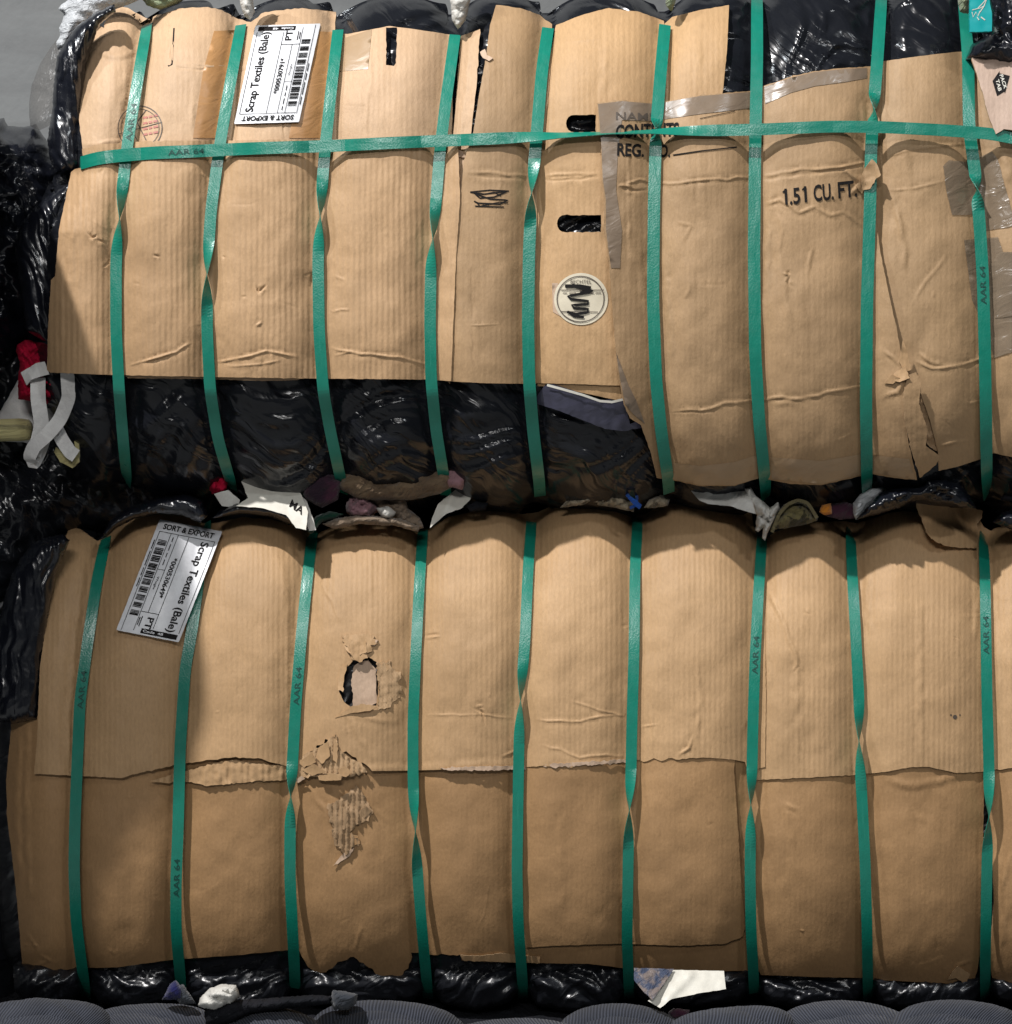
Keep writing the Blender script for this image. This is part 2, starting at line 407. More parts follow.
def height(bale, off, creases=(), seed=0, rough=1.0, lift=None, flat=1.0):
    def f(u, v):
        u = np.asarray(u, float); v = np.asarray(v, float)
        y = bale.y(u, v) - off
        y = y + rough * (.0045 * fbm(u / 70, v / 90, 3, 3) + .0013 * fbm(u / 60, v / 60, seed, 2) + .0007 * fbm(u / 14, v / 18, seed + 5, 2))
        y = y + rough * .0016 * np.clip(np.abs(fbm(u / 26, v / 60, seed + 9, 2)) * -3 + .5, 0, 1) * np.clip(fbm(u / 90, v / 90, 5, 1) * 4, 0, 1)
        for cpl, amp, wd in creases:
            y = y - crease_h(u, v, cpl, amp * .8, wd)
        if lift is not None: y = y - lift(u, v)
        return y
    return f
LAYER = 0.0037
def random_creases(out, seed):
    rnd = random.Random(seed * 7 + 1); P = np.array(out); a0, a1, b0, b1 = P[:, 0].min(), P[:, 0].max(), P[:, 1].min(), P[:, 1].max()
    k = int((a1 - a0) * (b1 - b0) / 8000); res = []
    for i in range(k):
        u = rnd.uniform(a0, a1); v = rnd.uniform(b0, b1); an = rnd.choice([rnd.gauss(1.57, .25), rnd.gauss(0, .3), rnd.uniform(0, 3.1)]); L = rnd.choice([4, 8, 14, 26, 40]) * rnd.uniform(.6, 1.3)
        pl = [(u, v)]
        for q in range(3):
            an += rnd.gauss(0, .3); u += math.cos(an) * L / 3; v += math.sin(an) * L / 3; pl.append((u, v))
        res.append((pl, rnd.choice([-1, 1]) * rnd.uniform(.3, .8) * (1.8 if L < 9 else .7), rnd.uniform(1.1, 2.2)))
    return res
def sheet(parent, bale, outline, layer, mat, creases=(), holes=(), jit=.12, seed=0, step=4.0, label=None, lift=None, thick=.003, name='cardboard_sheet', rough=1.0):
    out = densify(outline, 3.5, jit, seed=seed)
    hs = [densify(h, 3.0, .25, seed=seed + 9) for h in holes]
    rw = random.Random(seed)
    creases = [(densify([tuple(q[:2]) for q in pl], 9, .7 if wd < 6 else 0, closed=False, seed=seed + i), am, wd) for i, (pl, am, wd) in enumerate(creases)] + random_creases(out, seed)
    extra = []
    for pl, am, wd in creases:
        if wd > 6: continue
        dp = densify([tuple(p[:2]) for p in pl], 1.8, 0, closed=False)
        for i, p in enumerate(dp):
            a = dp[max(0, i - 1)]; b = dp[min(len(dp) - 1, i + 1)]; L = math.hypot(b[0] - a[0], b[1] - a[1]) + 1e-9
            nx, ny = -(b[1] - a[1]) / L, (b[0] - a[0]) / L
            for q in (-2, -1, 0, 1, 2): extra.append((p[0] + nx * q * wd * .8, p[1] + ny * q * wd * .8))
    if extra:
        E = np.array(extra); ok = inside(E[:, 0], E[:, 1], out) & (poly_dist(E[:, 0], E[:, 1], out + [out[0]]) > 1.2)
        for h in hs: ok &= ~inside(E[:, 0], E[:, 1], h) & (poly_dist(E[:, 0], E[:, 1], h + [h[0]]) > 1.2)
        extra = [tuple(p) for p in E[ok]]
    V, F = tri_mesh(out, hs, step, extra)
    f = height(bale, .009 + LAYER * layer, creases, seed, rough, lift)
    o = slab(name, V, F, f, thick, mat, M['edge'], parent, label)
    o_f[o.name] = f
    return o, f
o_f = {}

def decal(name, parent, f, poly, mat, off=.0006, step=5.0, label=None, thick=.0002, holes=(), jit=0.0):
    V, F = tri_mesh(densify(poly, 4, jit), [densify(h, 3) for h in holes], step)
    return slab(name, V, F, lambda u, v: f(u, v) - off - thick, thick, mat, mat, parent, label)

def text_tris(s, bold=0.0):
    cu = bpy.data.curves.new('t', 'FONT'); cu.body = s; cu.size = 1; cu.offset = bold; cu.resolution_u = 3; cu.fill_mode = 'FRONT'
    ob = bpy.data.objects.new('t', cu); COL.objects.link(ob)
    dg = bpy.context.evaluated_depsgraph_get(); me = ob.evaluated_get(dg).to_mesh()
    bm = bmesh.new(); bm.from_mesh(me)
    bmesh.ops.triangulate(bm, faces=bm.faces)
    for _ in range(2):
        es = [e for e in bm.edges if e.calc_length() > .35]
        if es: bmesh.ops.subdivide_edges(bm, edges=es, cuts=1); bmesh.ops.triangulate(bm, faces=bm.faces)
    V = np.array([(v.co.x, v.co.y) for v in bm.verts]); F = [[v.index for v in f.verts] for f in bm.faces]
    bm.free(); ob.evaluated_get(dg).to_mesh_clear(); bpy.data.objects.remove(ob); bpy.data.curves.remove(cu)
    V[:, 0] -= V[:, 0].min()
    return V, F
def fit_text(s, P0, ex, ey, bold=0.0):
    """text whose width runs along vector ex (px) from P0 and whose capital height is vector ey (px)"""
    V, F = text_tris(s, bold); wd = V[:, 0].max(); cap = .73
    P = np.array(P0) + np.outer(V[:, 0] / wd, ex) + np.outer(V[:, 1] / cap, ey)
    return P, F
def ink(name, parent, f, pieces, mat, off=.0009, label=None):
    co = []; faces = []; uv = []
    o = 0
    for P, F in pieces:
        P = np.asarray(P, float)
        w_ = ray(P[:, 0], P[:, 1], f(P[:, 0], P[:, 1]) - off)
        co.append(w_); uv.append(P)
        for t_ in F:
            a, b, c = P[t_[0]], P[t_[1]], P[t_[2]]
            cr = (b[0] - a[0]) * (c[1] - a[1]) - (b[1] - a[1]) * (c[0] - a[0])
            t_ = list(t_) if cr < 0 else list(t_)[::-1]
            faces.append([i + o for i in t_])
        o += len(P)
    return build(name, np.concatenate(co), faces, mat, parent, label, uv=np.concatenate(uv))
def quad(P, n=4):
    """four corners in px as a small grid of triangles"""
    P = [np.array(p, float) for p in P]; V = []; F = []
    for i in range(n + 1):
        for j in range(n + 1):
            s, t_ = i / n, j / n
            V.append((P[0] * (1 - s) + P[1] * s) * (1 - t_) + (P[3] * (1 - s) + P[2] * s) * t_)
    for i in range(n):
        for j in range(n):
            a = i * (n + 1) + j; F += [[a, a + 1, a + n + 2], [a, a + n + 2, a + n + 1]]
    return np.array(V), F
def stroke(pts, wd):
    pts = densify(pts, 3, 0, closed=False); V = []; F = []
    for i, p in enumerate(pts):
        a = pts[max(0, i - 1)]; b = pts[min(len(pts) - 1, i + 1)]
        L = math.hypot(b[0] - a[0], b[1] - a[1]) + 1e-9; nx, ny = -(b[1] - a[1]) / L * wd / 2, (b[0] - a[0]) / L * wd / 2
        V += [(p[0] + nx, p[1] + ny), (p[0] - nx, p[1] - ny)]
        if i: k = 2 * i; F += [[k - 2, k - 1, k + 1], [k - 2, k + 1, k]]
    return np.array(V), F
def circle(cx, cy, r, n=40, ry=None):
    return [(cx + r * math.cos(2 * math.pi * i / n), cy + (ry or r) * math.sin(2 * math.pi * i / n)) for i in range(n)]

# ------------------------------------------------------------------ straps
def strip(name, parent, C3, width, twist=None, mat=None, thick=.0009, label=None, out=(0, -1, 0), **k):
    """a band along 3D centre points; twist(t index) gives the angle of its width about the run"""
    C3 = np.asarray(C3, float); n = len(C3); T = np.gradient(C3, axis=0); T /= np.linalg.norm(T, axis=1)[:, None] + 1e-9
    o_ = np.array(out, float) if np.ndim(out) == 1 else None
    co = []; uv = []; faces = []; s = 0
    for i in range(n):
        ov = o_ if o_ is not None else np.array(out[i], float)
        N = ov - T[i] * ov.dot(T[i]); N /= np.linalg.norm(N) + 1e-9
        W = np.cross(T[i], N)
        a = twist[i] if twist is not None else 0
        w_ = math.cos(a) * W + math.sin(a) * N; nn = -math.sin(a) * W + math.cos(a) * N
        wd = width[i] if np.ndim(width) else width
        if i: s += np.linalg.norm(C3[i] - C3[i - 1]) / S
        for q, h in ((-.5, .0), (-.25, .0), (0, .0), (.25, .0), (.5, .0)):
            co.append(C3[i] + w_ * wd * q + nn * thick * .5); uv.append(((q + .5) * wd / S, s))
        for q in (.5, 0, -.5):
            co.append(C3[i] + w_ * wd * q - nn * thick * .5); uv.append(((q + .5) * wd / S + 20, s))
        if i:
            a0, b0 = (i - 1) * 8, i * 8
            for j in range(8): faces.append((a0 + j, a0 + (j + 1) % 8, b0 + (j + 1) % 8, b0 + j))
    faces.append(tuple(range(8))[::-1]); faces.append(tuple((n - 1) * 8 + j for j in range(8)))
    o = build(name, co, faces, mat or M['strap'], parent, label, uv=uv, smooth=False, **k)
    return o
def smooth01(x): x = np.clip(x, 0, 1); return x * x * (3 - 2 * x)
def strap_v(parent, bale, pts, width, off, twists=(), back=.3, hug=None):
    P = np.array(pts, float)
    v0_ = max(pts[0][1], float(interp(pts[0][0], bale.top)) + 20.5); v1_ = min(pts[-1][1] + 8, float(interp(pts[-1][0], bale.bot)) - 12.5)
    vs = np.linspace(v0_, v1_, int((v1_ - v0_) / 3))
    us = np.interp(vs, P[:, 1], P[:, 0]); 
    k_ = np.ones(9) / 9; us = np.convolve(np.pad(us, 4, mode='reflect', reflect_type='odd'), k_, 'valid')
    if hug: off = off + (.011 - off) * smooth01((vs - hug) / 40.0)
    y = bale.y(us, vs, np.zeros(len(us)) + 0.0) - off
    ang = np.zeros(len(vs))
    for v0, L, sg in twists: ang += sg * math.pi * (.6 * np.clip((vs - v0 + L * .85) / (1.7 * L), 0, 1) + .4 * smooth01((vs - v0 + L) / (2 * L)))
    y = y - np.abs(np.sin(ang)) * width * .35
    C3 = ray(us, vs, y)
    top = [C3[0] + np.array([0, back * q, 0]) for q in (1, .5, .25, .1)]
    bot = [C3[-1] + np.array([0, back * q, 0]) for q in (.1, .25, .5, 1)]
    C3 = np.concatenate([top, C3, bot]); ang = np.concatenate([[ang[0]] * 4, ang, [ang[-1]] * 4])
    o = strip('green_strap', parent, C3, width, ang)
    return o, us, vs, y
def strap_print(parent, us, vs, y, v_mid, up=True):
    """the printed code that runs up the strap"""
    i = np.argmin(np.abs(vs - v_mid)); L = 38
    j0 = np.argmin(np.abs(vs - (v_mid + L / 2))); j1 = np.argmin(np.abs(vs - (v_mid - L / 2)))
    ex = np.array([us[j1] - us[j0], -L]); eyv = np.array([-6.0, 0])
    P, F = fit_text('AAR 64', (us[j0] + 3.0, v_mid + L / 2), ex, eyv, .005)
    ink('printed_code', parent, lambda u, v: np.interp(v, vs, y), [(P, F)], M['green_ink'], .0012)
M['green_ink'] = plain('dark_green_ink', (.004, .06, .045), .5)

# ------------------------------------------------------------------ bale bodies
def bale_body(parent, bale, mat, u1=1200, seed=0, amp=1.0, rise=.0, sag=.03):
    s_ = np.concatenate([np.linspace(0, .05, 14)[:-1], np.linspace(.05, 1, 330)]); r_ = np.linspace(0, 1, 170); r_ = .5 - .5 * np.cos(np.pi * r_) * (1.0)
    r_ = .5 * r_ + .5 * np.linspace(0, 1, 170)
    Sg, Rg = np.meshgrid(s_, r_)
    vt0 = np.zeros_like(Sg); 
    U = 40 + Sg * (u1 - 40)
    for _ in range(3):
        vt = bale.vt(U.ravel()).reshape(U.shape); vb = bale.vb(U.ravel()).reshape(U.shape)
        V = vt + (vb - vt) * Rg
        uL = interp(V, bale.left); U = uL + Sg * (u1 - uL)
    y = bale.y(U, V)
    b = bale.b(U, V)
    a = .5 + .9 * noise(U / 160, V / 160, seed)
    ca, sa = np.cos(a), np.sin(a)
    p = (U * ca + V * sa); q = (-U * sa + V * ca)
    wq = 7 * fbm(U / 90, V / 60, seed + 4, 2)
    f1 = np.sqrt(noise((p) / 120, (q + wq) / 34, seed + 1) ** 2 + .006); f2 = np.sqrt(noise(p / 60, (q + wq) / 15, seed + 2) ** 2 + .01)
    fold = .024 * (f1 - .25) + .0025 * (f2 - .25) + .009 * fbm(U / 55, V / 45, seed + 7, 2)
    fade = np.clip(np.minimum(Rg, 1 - Rg) * 40, .3, 1)
    y = y + amp * fold * (.35 + .65 * b) * fade
    y = y + .004
    P = ray(U, V, y)
    nr, nc = U.shape
    # roof, back and underside so that the bale is a closed block
    backy = bale.y0 + .78
    top = [P[0] + np.array([0, 0, .004]) * 0 + np.stack([0 * P[0][:, 0], (backy - P[0][:, 1]) * q_, 0 * P[0][:, 0] + rise * min(1, q_ * 4)], -1) for q_ in (.9, .6, .3, .1)]
    bot = [P[-1] + np.stack([0 * P[0][:, 0], (backy - P[-1][:, 1]) * q_, 0 * P[0][:, 0] - sag * min(1, q_ * 4)], -1) for q_ in (.1, .3, .6, .9)]
    bk = [P[-1] * .7 + P[0] * .3, P[0] * .7 + P[-1] * .3]
    for r2 in bk: r2[:, 1] = backy
    rows = top + [P[i] for i in range(nr)] + bot + bk
    co = np.concatenate(rows); N = len(rows); faces = []
    Ug = np.concatenate([U[0]] * 4 + [U[i] for i in range(nr)] + [U[-1]] * 6)
    Vg = np.concatenate([V[0] - 30 * k for k in (4, 3, 2, 1)] + [V[i] for i in range(nr)] + [V[-1] + 30 * k for k in range(1, 7)])
    for i in range(N):
        i2 = (i + 1) % N
        for j in range(nc - 1): faces.append((i * nc + j, i2 * nc + j, i2 * nc + j + 1, i * nc + j + 1))
    # the two ends
    for j, fl in ((0, False), (nc - 1, True)):
        c0 = len(co); ring = [i * nc + j for i in range(N)]
        cen = co[ring].mean(0); cen[0] += .03 if not fl else .05; 
        co = np.vstack([co, cen]); Ug = np.append(Ug, 0); Vg = np.append(Vg, 0)
        for i in range(N):
            f = (ring[i], c0, ring[(i + 1) % N]); faces.append(f if not fl else f[::-1])
    return build('plastic_wrap', co, faces, mat, parent, 'black plastic film wrapped round the bale', uv=np.stack([Ug, Vg], -1))

upper = empty('textile_bale', (0, .38, ZC + (512 - 497) * S), 'upper cardboard-faced textile bale crossed by one horizontal green strap', 'bale', 'strapped cardboard and black film bales')
lower = empty('textile_bale', (0, .38, ZC + (512 - 1004) * S), 'lower cardboard-faced textile bale with a torn hole and only upright green straps', 'bale', 'strapped cardboard and black film bales')
bale_body(upper, BU, M['film'], seed=3)
bale_body(lower, BL, M['film_low'], seed=21, rise=.012)
# ------------------------------------------------------------------ upper bale: cardboard
def bend(pl, amp, wd): return (pl, amp, wd)
def edge_lift(pl, amp, wd):
    """raise a sheet's border (mm) by distance to a line"""
    return lambda u, v: amp * .001 * np.exp(-(poly_dist(u, v, pl) / wd) ** 2)

# pale panel behind the corner, far left
sA1, fA1 = sheet(upper, BU, [(83,152),(79,120),(83,70),(90,48),(96,25,.4),(104,28,.4),(111,5,.6),(128,8,.6),(156,23),(152,60),(150,150)], 0, M['kraft_top'],
    creases=[bend([(90,48),(118,58),(146,46)], 2.2, 3), bend([(128,60),(124,100),(117,140)], 2.5, 4), bend([(80,146),(130,140)], 1.5, 2)], seed=31, jit=.3,
    label='pale cardboard end panel at the upper left corner')
# long taped panel
sA2, fA2 = sheet(upper, BU, [(133,160),(136,110),(143,60),(153,17,.5),(165,13,.5),(181,8,.5),(208,7,.5),(222,10,.5),(238,19,.3),(251,22,.3),(265,12,.3),(302,8,.3),(336,12,.2),(335,33),(347,34),(390,26),(420,30),(453,35),(452,160)], 1, M['kraft_top'],
    creases=[bend([(165,27),(172,27),(171,65),(168,66)], -2.2, 1.2), bend([(172,67),(210,70),(238,70),(300,72),(335,72),(368,69)], -1.6, 1.3), bend([(172,64),(238,67),(335,69)], 1.0, 1.5),
             bend([(196,72),(190,140)], 1.2, 3), bend([(300,78),(318,68),(312,75)], 1.6, 1.5), bend([(372,35),(366,140)], 1.0, 2), bend([(282,110),(285,139)], -1.6, 1.2),bend([(150,60),(143,140)], 1.6, 4)],
    holes=[[(386,27.5),(397,27.5),(396,63),(394,66),(386,65)]], seed=32, label='pale cardboard panel with brown tape and a vertical slot')
decal('brown_tape', sA2, fA2, [(214,31),(236,30),(232,95),(228,138),(193,138),(203,72)], M['tape_brown'], step=4)
decal('brown_tape', sA2, fA2, [(309,31),(336,32),(328,95),(324,138),(289,138),(300,72)], M['tape_brown'], step=4)
decal('brown_tape', sA2, fA2, [(338,40),(372,29),(368,69),(334,72)], M['tape_clear'], step=4)
# the slit in its second column
ink('slit', sA2, fA2, [stroke([(174,28),(172,64),(168,66)], 1.6)], M['ink'], .0002)
# round shipping stamp under the first strap
ink('printed_stamp', sA2, fA2, [stroke(circle(140,128,22,36) [0:] + [circle(140,128,22,36)[0]], 1.0), stroke(circle(140,128,19,36) + [circle(140,128,19,36)[0]], .6),
    stroke([(118,134),(162,122)], .7), stroke([(146,110),(137,122),(146,140)], 1.0), stroke([(126,118),(137,140)], .7)], M['ink_soft'])
rp = []
for k in range(4):                                   # small red lines of print, too worn to read
    for x0, x1 in ((0, 4.5), (5.6, 9), (10.2, 15)): rp.append(stroke([(143 + x0, 118 + k * 5.6 - x0 * .2), (143 + x1, 118 + k * 5.6 - x1 * .2)], 2.0))
ink('red_print', sA2, fA2, rp, M['ink_red'])

# narrow folded strip left of the tall panel, and what shows behind it
sA4, fA4 = sheet(upper, BU, [(448,382),(447,250),(452,150),(461,36,.3),(480,29,.3),(477,80),(471,134),(463,200),(459,240),(450,384)], 1, M['kraft_top'],
    creases=[bend([(470,35),(461,130),(454,240)], 2.0, 2.5), bend([(452,146),(468,156)], 2.5, 3)], seed=34, label='narrow folded strip beside the tall cardboard panel')
# tall panel with the scribble
sC, fC = sheet(upper, BU, [(496,5,.25),(520,8,.25),(540,15,.25),(552,24),(551,60),(545,130),(537,190),(536,384),(480,383),(448,381),(452,320),(456,259),(459,215),(464,160),(473,134),(479,95),(486,57),(490,25)], 3, M['kraft_wide'],
    creases=[bend([(467,172),(528,176)], 1.6, 1.6), bend([(467,176),(528,180)], -1.2, 1.5), bend([(469,325),(500,324)], .9, 1.0), bend([(472,262),(474,372)], -.8, 1.5), bend([(476,135),(536,139)], 1.0, 2)], seed=35,
    label='tall narrow cardboard panel with a black marker scribble')
ink('marker_scribble', sC, fC, [stroke([(470,192),(484,194),(508,191),(494,197),(480,198),(474,193),(490,199),(508,200),(500,204),(478,203),(474,201)], 1.3),
    stroke([(470,192),(490,190),(509,191)], 1.2), stroke([(484,194),(494,192),(501,196)], .8), stroke([(475,206),(504,207)], 1.2), stroke([(476,202),(480,206),(500,202),(508,203)], 1.0)], M['ink'])
# curled tabs on the strip
def tab(parent, f, poly, lift_line, amp, mat, label=None, wd=14, name='torn_flap', seed=0, off=.003, step=2.5):
    V, F = tri_mesh(densify(poly, 2.5, .3, seed=seed), [], step)
    g = lambda u, v: f(u, v) - off - .5 * amp * .001 * np.clip(poly_dist(u, v, lift_line) / wd, 0, 1.5) ** 1.6 + .0006 * fbm(u / 6, v / 6, seed, 2)
    return slab(name, V, F, g, .0016, mat, M['edge'], parent, label), g
tab(sA4, fA4, [(450,146),(462,151),(467,158),(458,157),(452,160)], [(450,146),(458,158)], 9, M['liner'], seed=3)
tab(sC, fC, [(480,52),(485,49),(487,55),(493,58),(489,61),(483,58)], [(486,50),(490,60)], 6, M['liner'], seed=4)

# panel right of it with the two hand holes
def slot(x0, y0, x1, y1, r=7):
    p = [(x1, y1), (x0 + r, y1)]
    p += [(x0 + r - r * math.sin(a), (y0 + y1) / 2 + (y1 - y0) / 2 * math.cos(a)) for a in np.linspace(.3, math.pi - .3, 7)]
    return p + [(x0 + r, y0), (x1, y0)]
sD, fD = sheet(upper, BU, [(534,378),(532,300),(533,200),(540,130),(548,70),(556,25,.2),(585,14,.2),(609,8,.2),(640,12,.2),(664,21),(664,110),(660,384),(630,386),(575,384),(536,383)], 2, M['kraft'],
    creases=[bend([(609,10),(602,110)], 1.6, 4), bend([(543,178),(556,174),(600,173)], 1.7, 1.6), bend([(543,181),(600,177)], -1.2, 1.4), bend([(562,42),(602,37)], .9, 1.3), bend([(543,250),(544,378)], 1.0, 2)],
    holes=[slot(566,115,596,132), slot(557,215,601,232)], seed=36, label='cardboard panel with two oval hand holes and a round sticker')
# round sticker struck through with marker
patch_ = decal('backing_label', sD, fD, [(552,283),(558,283),(560,316),(553,312)], M['liner'])
st = decal('round_sticker', sD, fD, circle(581,299,27,44,26), M['cream'], off=.001, label='round cream sticker struck through in black marker')
fS = lambda u, v: fD(u, v) - .0014
ring = circle(580.5,299,23.5,48,22.8)
ink('sticker_print', st, fS, [stroke(ring + [ring[0]], 1.0), stroke([(561,290),(604,290)], .8), stroke([(561,311.5),(598,312)], .8),
    fit_text('BECHTEL', (570.5,283.5), (21,0), (0,-4)), stroke([(563,293),(567,293)], .8), stroke([(569,293),(576,292.8)], .8), stroke([(590,293),(594,293)], .8), stroke([(595.5,293),(601,293)], .8)], M['ink_soft'])
ink('marker_scribble', st, fS, [stroke([(565,286),(580,286),(591,288)], 3.4), stroke([(572,285),(592,291),(580,293)], 3.4), stroke([(590,292),(568,296),(571,299),(588,301),(588,304),(572,305),(574,308),(588,309),(588,312),(576,314),(567,312)], 2.5),
    stroke([(568,311.5),(574,316),(584,317)], 2.4)], M['ink'], .0014)

# flat edge under the panel, dark printed tape strip
sD2, fD2 = sheet(upper, BU, [(536,380),(640,380),(636,404),(621,401),(598,396),(560,388),(538,386)], 1, M['kraft'], seed=37, label='thin cardboard layer showing under the hand hole panel')
V, F = tri_mesh(densify([(545,385),(551,383.5),(575,391),(600,400),(622,398.5),(625,404),(630,424),(641,420),(642,428),(622,431),(605,429),(585,421),(560,411),(534,403),(537,396)], 3, .2), [], 3)
tp = slab('printed_tape', V, F, lambda u, v: BU.y(u, v) - .0135 + .0025 * fbm(u / 9, v / 14, 5, 3), .001, M['tape_navy'], M['tape_navy'], upper, 'crumpled dark tape strip with a white edge under the hand hole panel')
ink('white_edge', tp, lambda u, v: BU.y(u, v) - .0175, [stroke([(547,385),(560,388.5),(583,395),(600,401),(612,402),(623,399.5)], 2.4)], M['card'], 0)

# lower corrugated sheet with its top edge under the horizontal strap
bigcr = [bend([(58,229),(140,236),(240,238)], .6, 30), bend([(142,362),(175,352),(192,342)], 2.6, 1.4), bend([(128,365),(160,357),(182,351)], 1.7, 1.2), bend([(214,362),(250,356),(266,351),(300,357)], 2.2, 1.4),
    bend([(225,366),(262,364),(282,360)], 1.5, 1.2), bend([(330,348),(360,354),(400,357),(428,365)], 1.8, 1.4), bend([(333,356),(352,352)], 1.6, 1.3), bend([(88,232),(92,238),(98,235)], -2.6, 1.2), bend([(97,240),(106,243)], -2.4, 1.2),
    bend([(153,254),(160,257)], -2.6, 1.3), bend([(103,268),(110,262)], -2, 1.3), bend([(256,284),(259,292),(267,284)], -3, 1.3), bend([(222,256),(226,258)], -2.5, 1.2), bend([(203,172),(205,175)], -3, 1.2),
    bend([(83,178),(72,240),(66,300)], 1.6, 3.5), bend([(255,325),(262,322)], 1.8, 1.4), bend([(303,275),(312,273),(312,286)], -2.2, 1.4), bend([(365,320),(366,352)], 1.0, 2), bend([(331,312),(342,308),(350,310)], 1.5, 1.3),
    bend([(60,262),(62,345)], 1.4, 3), bend([(334,276),(346,281)], 1.4, 1.6),
    bend([(110,300),(300,330),(430,318)], 1.0, 26)]
sB, fB = sheet(upper, BU, [(84,168,.2),(82,149,.4),(100,144,.4),(150,141,.3),(250,140,.3),(340,139,.2),(458,140),(460,200),(456,260),(451,381),(427,379.5),(316,378.5),(215,377),(114,375),(50,372.5),(47,370),(48,327),(51,280,.5),(55,276),(59,229),(66,196),(71,172),(75,169)], 4, M['kraft_rib'],
    creases=bigcr, seed=38, jit=.15, step=3.2, label='wide ribbed cardboard sheet across the upper bale front')
# cardboard underside strip under its bottom edge
sheet(upper, BU, [(120,372),(312,375),(296,380),(262,381),(212,379),(128,378)], 2, M['kraft_top'], seed=39, label='thin cardboard strip under the ribbed sheet')

# right of the sixth strap
sE, fE = sheet(upper, BU, [(662,26),(672,17),(700,10),(729,5),(727,50),(722,100),(660,110)], 1, M['kraft'], seed=40, creases=[bend([(700,12),(697,95)], 1.0, 3)], label='short cardboard panel above the taped sheet')
sG, fG = sheet(upper, BU, [(872,64),(885,61),(920,56),(964,51),(978,52),(1006,130),(1080,140),(1080,456),(1012,457),(994,453),(981,459),(960,466),(939,471),(938,452),(930,420),(919,389),(904,378),(884,320),(868,240),(860,160)], 2, M['kraft_right'],
    creases=[bend([(888,156),(905,150),(940,146),(965,144)], 1.8, 1.6), bend([(888,190),(915,188),(945,181)], 1.3, 1.5), bend([(903,140),(907,170),(913,188)], 1.4, 3.5), bend([(893,196),(900,225),(905,250),(903,280)], 2.4, 3), bend([(880,90),(884,150)], 2, 4),
             bend([(915,360),(932,368),(955,366),(983,358),(1010,352)], 2.2, 1.6), bend([(918,352),(930,362),(942,365)], 2.4, 2.0), bend([(940,446),(955,441),(970,441)], 2.2, 1.8), bend([(968,404),(980,401)], 1.5, 1.6), bend([(994,142),(1008,168),(1014,200)], 3.5, 5),
             bend([(950,250),(920,290),(912,305)], 1.0, 2), bend([(957,330),(962,345)], 1.2, 3)], seed=41, label='greyish cardboard sheet with clear tape at the right')
def lattice_edge(u0, v0, u1, v1): return [(u0, v0), (u1, v0), (u1, v1), (u0, v1)]
decal('clear_tape', sG, fG, [(943,166),(949,160),(968,162),(974,168),(976,214),(952,215),(946,190)], M['tape_patch'], jit=.3, off=.0012)
decal('clear_tape', sG, fG, [(978,158),(992,151),(998,160),(1013,215),(1012,226),(984,231),(980,200)], M['tape_patch'], jit=.3, off=.0012)
decal('clear_tape', sG, fG, [(964,240),(998,237),(1003,252),(1080,250),(1080,355),(1012,352),(994,358),(986,330),(972,300),(968,270)], M['tape_patch'], off=.0012)
decal('clear_tape', sG, fG, [(987,270),(1000,252),(1080,256),(1080,310),(995,318)], M['tape_patch'], jit=.3, off=.0022)

# big taped sheet with the printing
ft = [bend([(618,185),(640,180),(668,184),(700,180),(755,177)], 1.9, 1.5), bend([(763,176),(800,170),(840,167),(868,162)], 2.2, 1.6), bend([(763,180),(800,175),(860,167)], -1.4, 1.6),
    bend([(622,190),(636,191),(648,190)], -3.0, 1.6), bend([(618,186),(634,186)], 2.6, 1.6), bend([(692,170),(694,208)], 1.3, 2.2), bend([(677,222),(692,226),(684,240)], 1.3, 2), bend([(700,140),(706,240)], .9, 5),
    bend([(670,412),(700,411),(725,405),(755,400),(800,398),(862,386)], 1.8, 1.8), bend([(670,414),(712,411)], -2.2, 1.2), bend([(764,205),(780,200),(800,214),(815,206),(830,216),(845,212)], 2.0, 2.0), bend([(778,212),(782,230),(779,255)], 1.6, 2),
    bend([(797,225),(812,250),(808,275)], 1.4, 2), bend([(788,270),(788,284),(795,288)], -3.0, 1.6), bend([(783,272),(790,276),(787,282)], 2.6, 1.6), bend([(772,190),(768,240),(766,300)], 2.2, 3.5), bend([(779,250),(786,300),(789,330)], 1.8, 4),
    bend([(760,120),(764,80)], 1, 3), bend([(840,165),(858,180),(872,172)], 3.2, 2.6), bend([(848,196),(862,184),(874,180)], 3.0, 2.4), bend([(830,190),(845,212),(862,228)], 2.0, 2.2), bend([(863,100),(868,160)], 2.2, 2.5), bend([(838,440),(855,432)], 1.4, 1.6),
    bend([(772,404),(800,400)], 1.0, 3), bend([(690,280),(684,300)], 1, 2), bend([(664,260),(668,300),(672,360)], 2.0, 3), bend([(668,440),(664,452)], 1.4, 2.4), bend([(624,230),(640,262),(648,330)], 1.5, 4), bend([(629,150),(628,240)], 1.0, 2),
    bend([(880,398),(898,392),(906,372)], 2.6, 2.6), bend([(884,350),(900,366)], 2.2, 2)]
sF, fF = sheet(upper, BU, [(597,103,.5),(622,100,.6),(655,103,.3),(672,100,.4),(700,95,.4),(750,91),(763,86,.4),(790,77,.4),(815,71,.4),(845,68),(873,66),(874,110),(871,150,.8),(876,172,.8),(873,195),(880,250),(888,290),(897,330),(903,362,.6),(906,374),
    (904,400),(908,440),(917,480),(895,478),(873,474),(861,476,.2),(822,485,.2),(790,484,.2),(771,480),(758,478,.2),(735,486,.2),(700,486,.2),(672,480),(657,478),(650,450),(641,425),(630,418),(624,405),(619,378),(616,351),(612,300),(608,250),(604,228),(605,200),(602,180),(601,140)], 5, M['kraft_wide'],
    creases=ft, seed=42, jit=.2, step=3.4, label='large cardboard sheet with tape bands and black printed lettering')
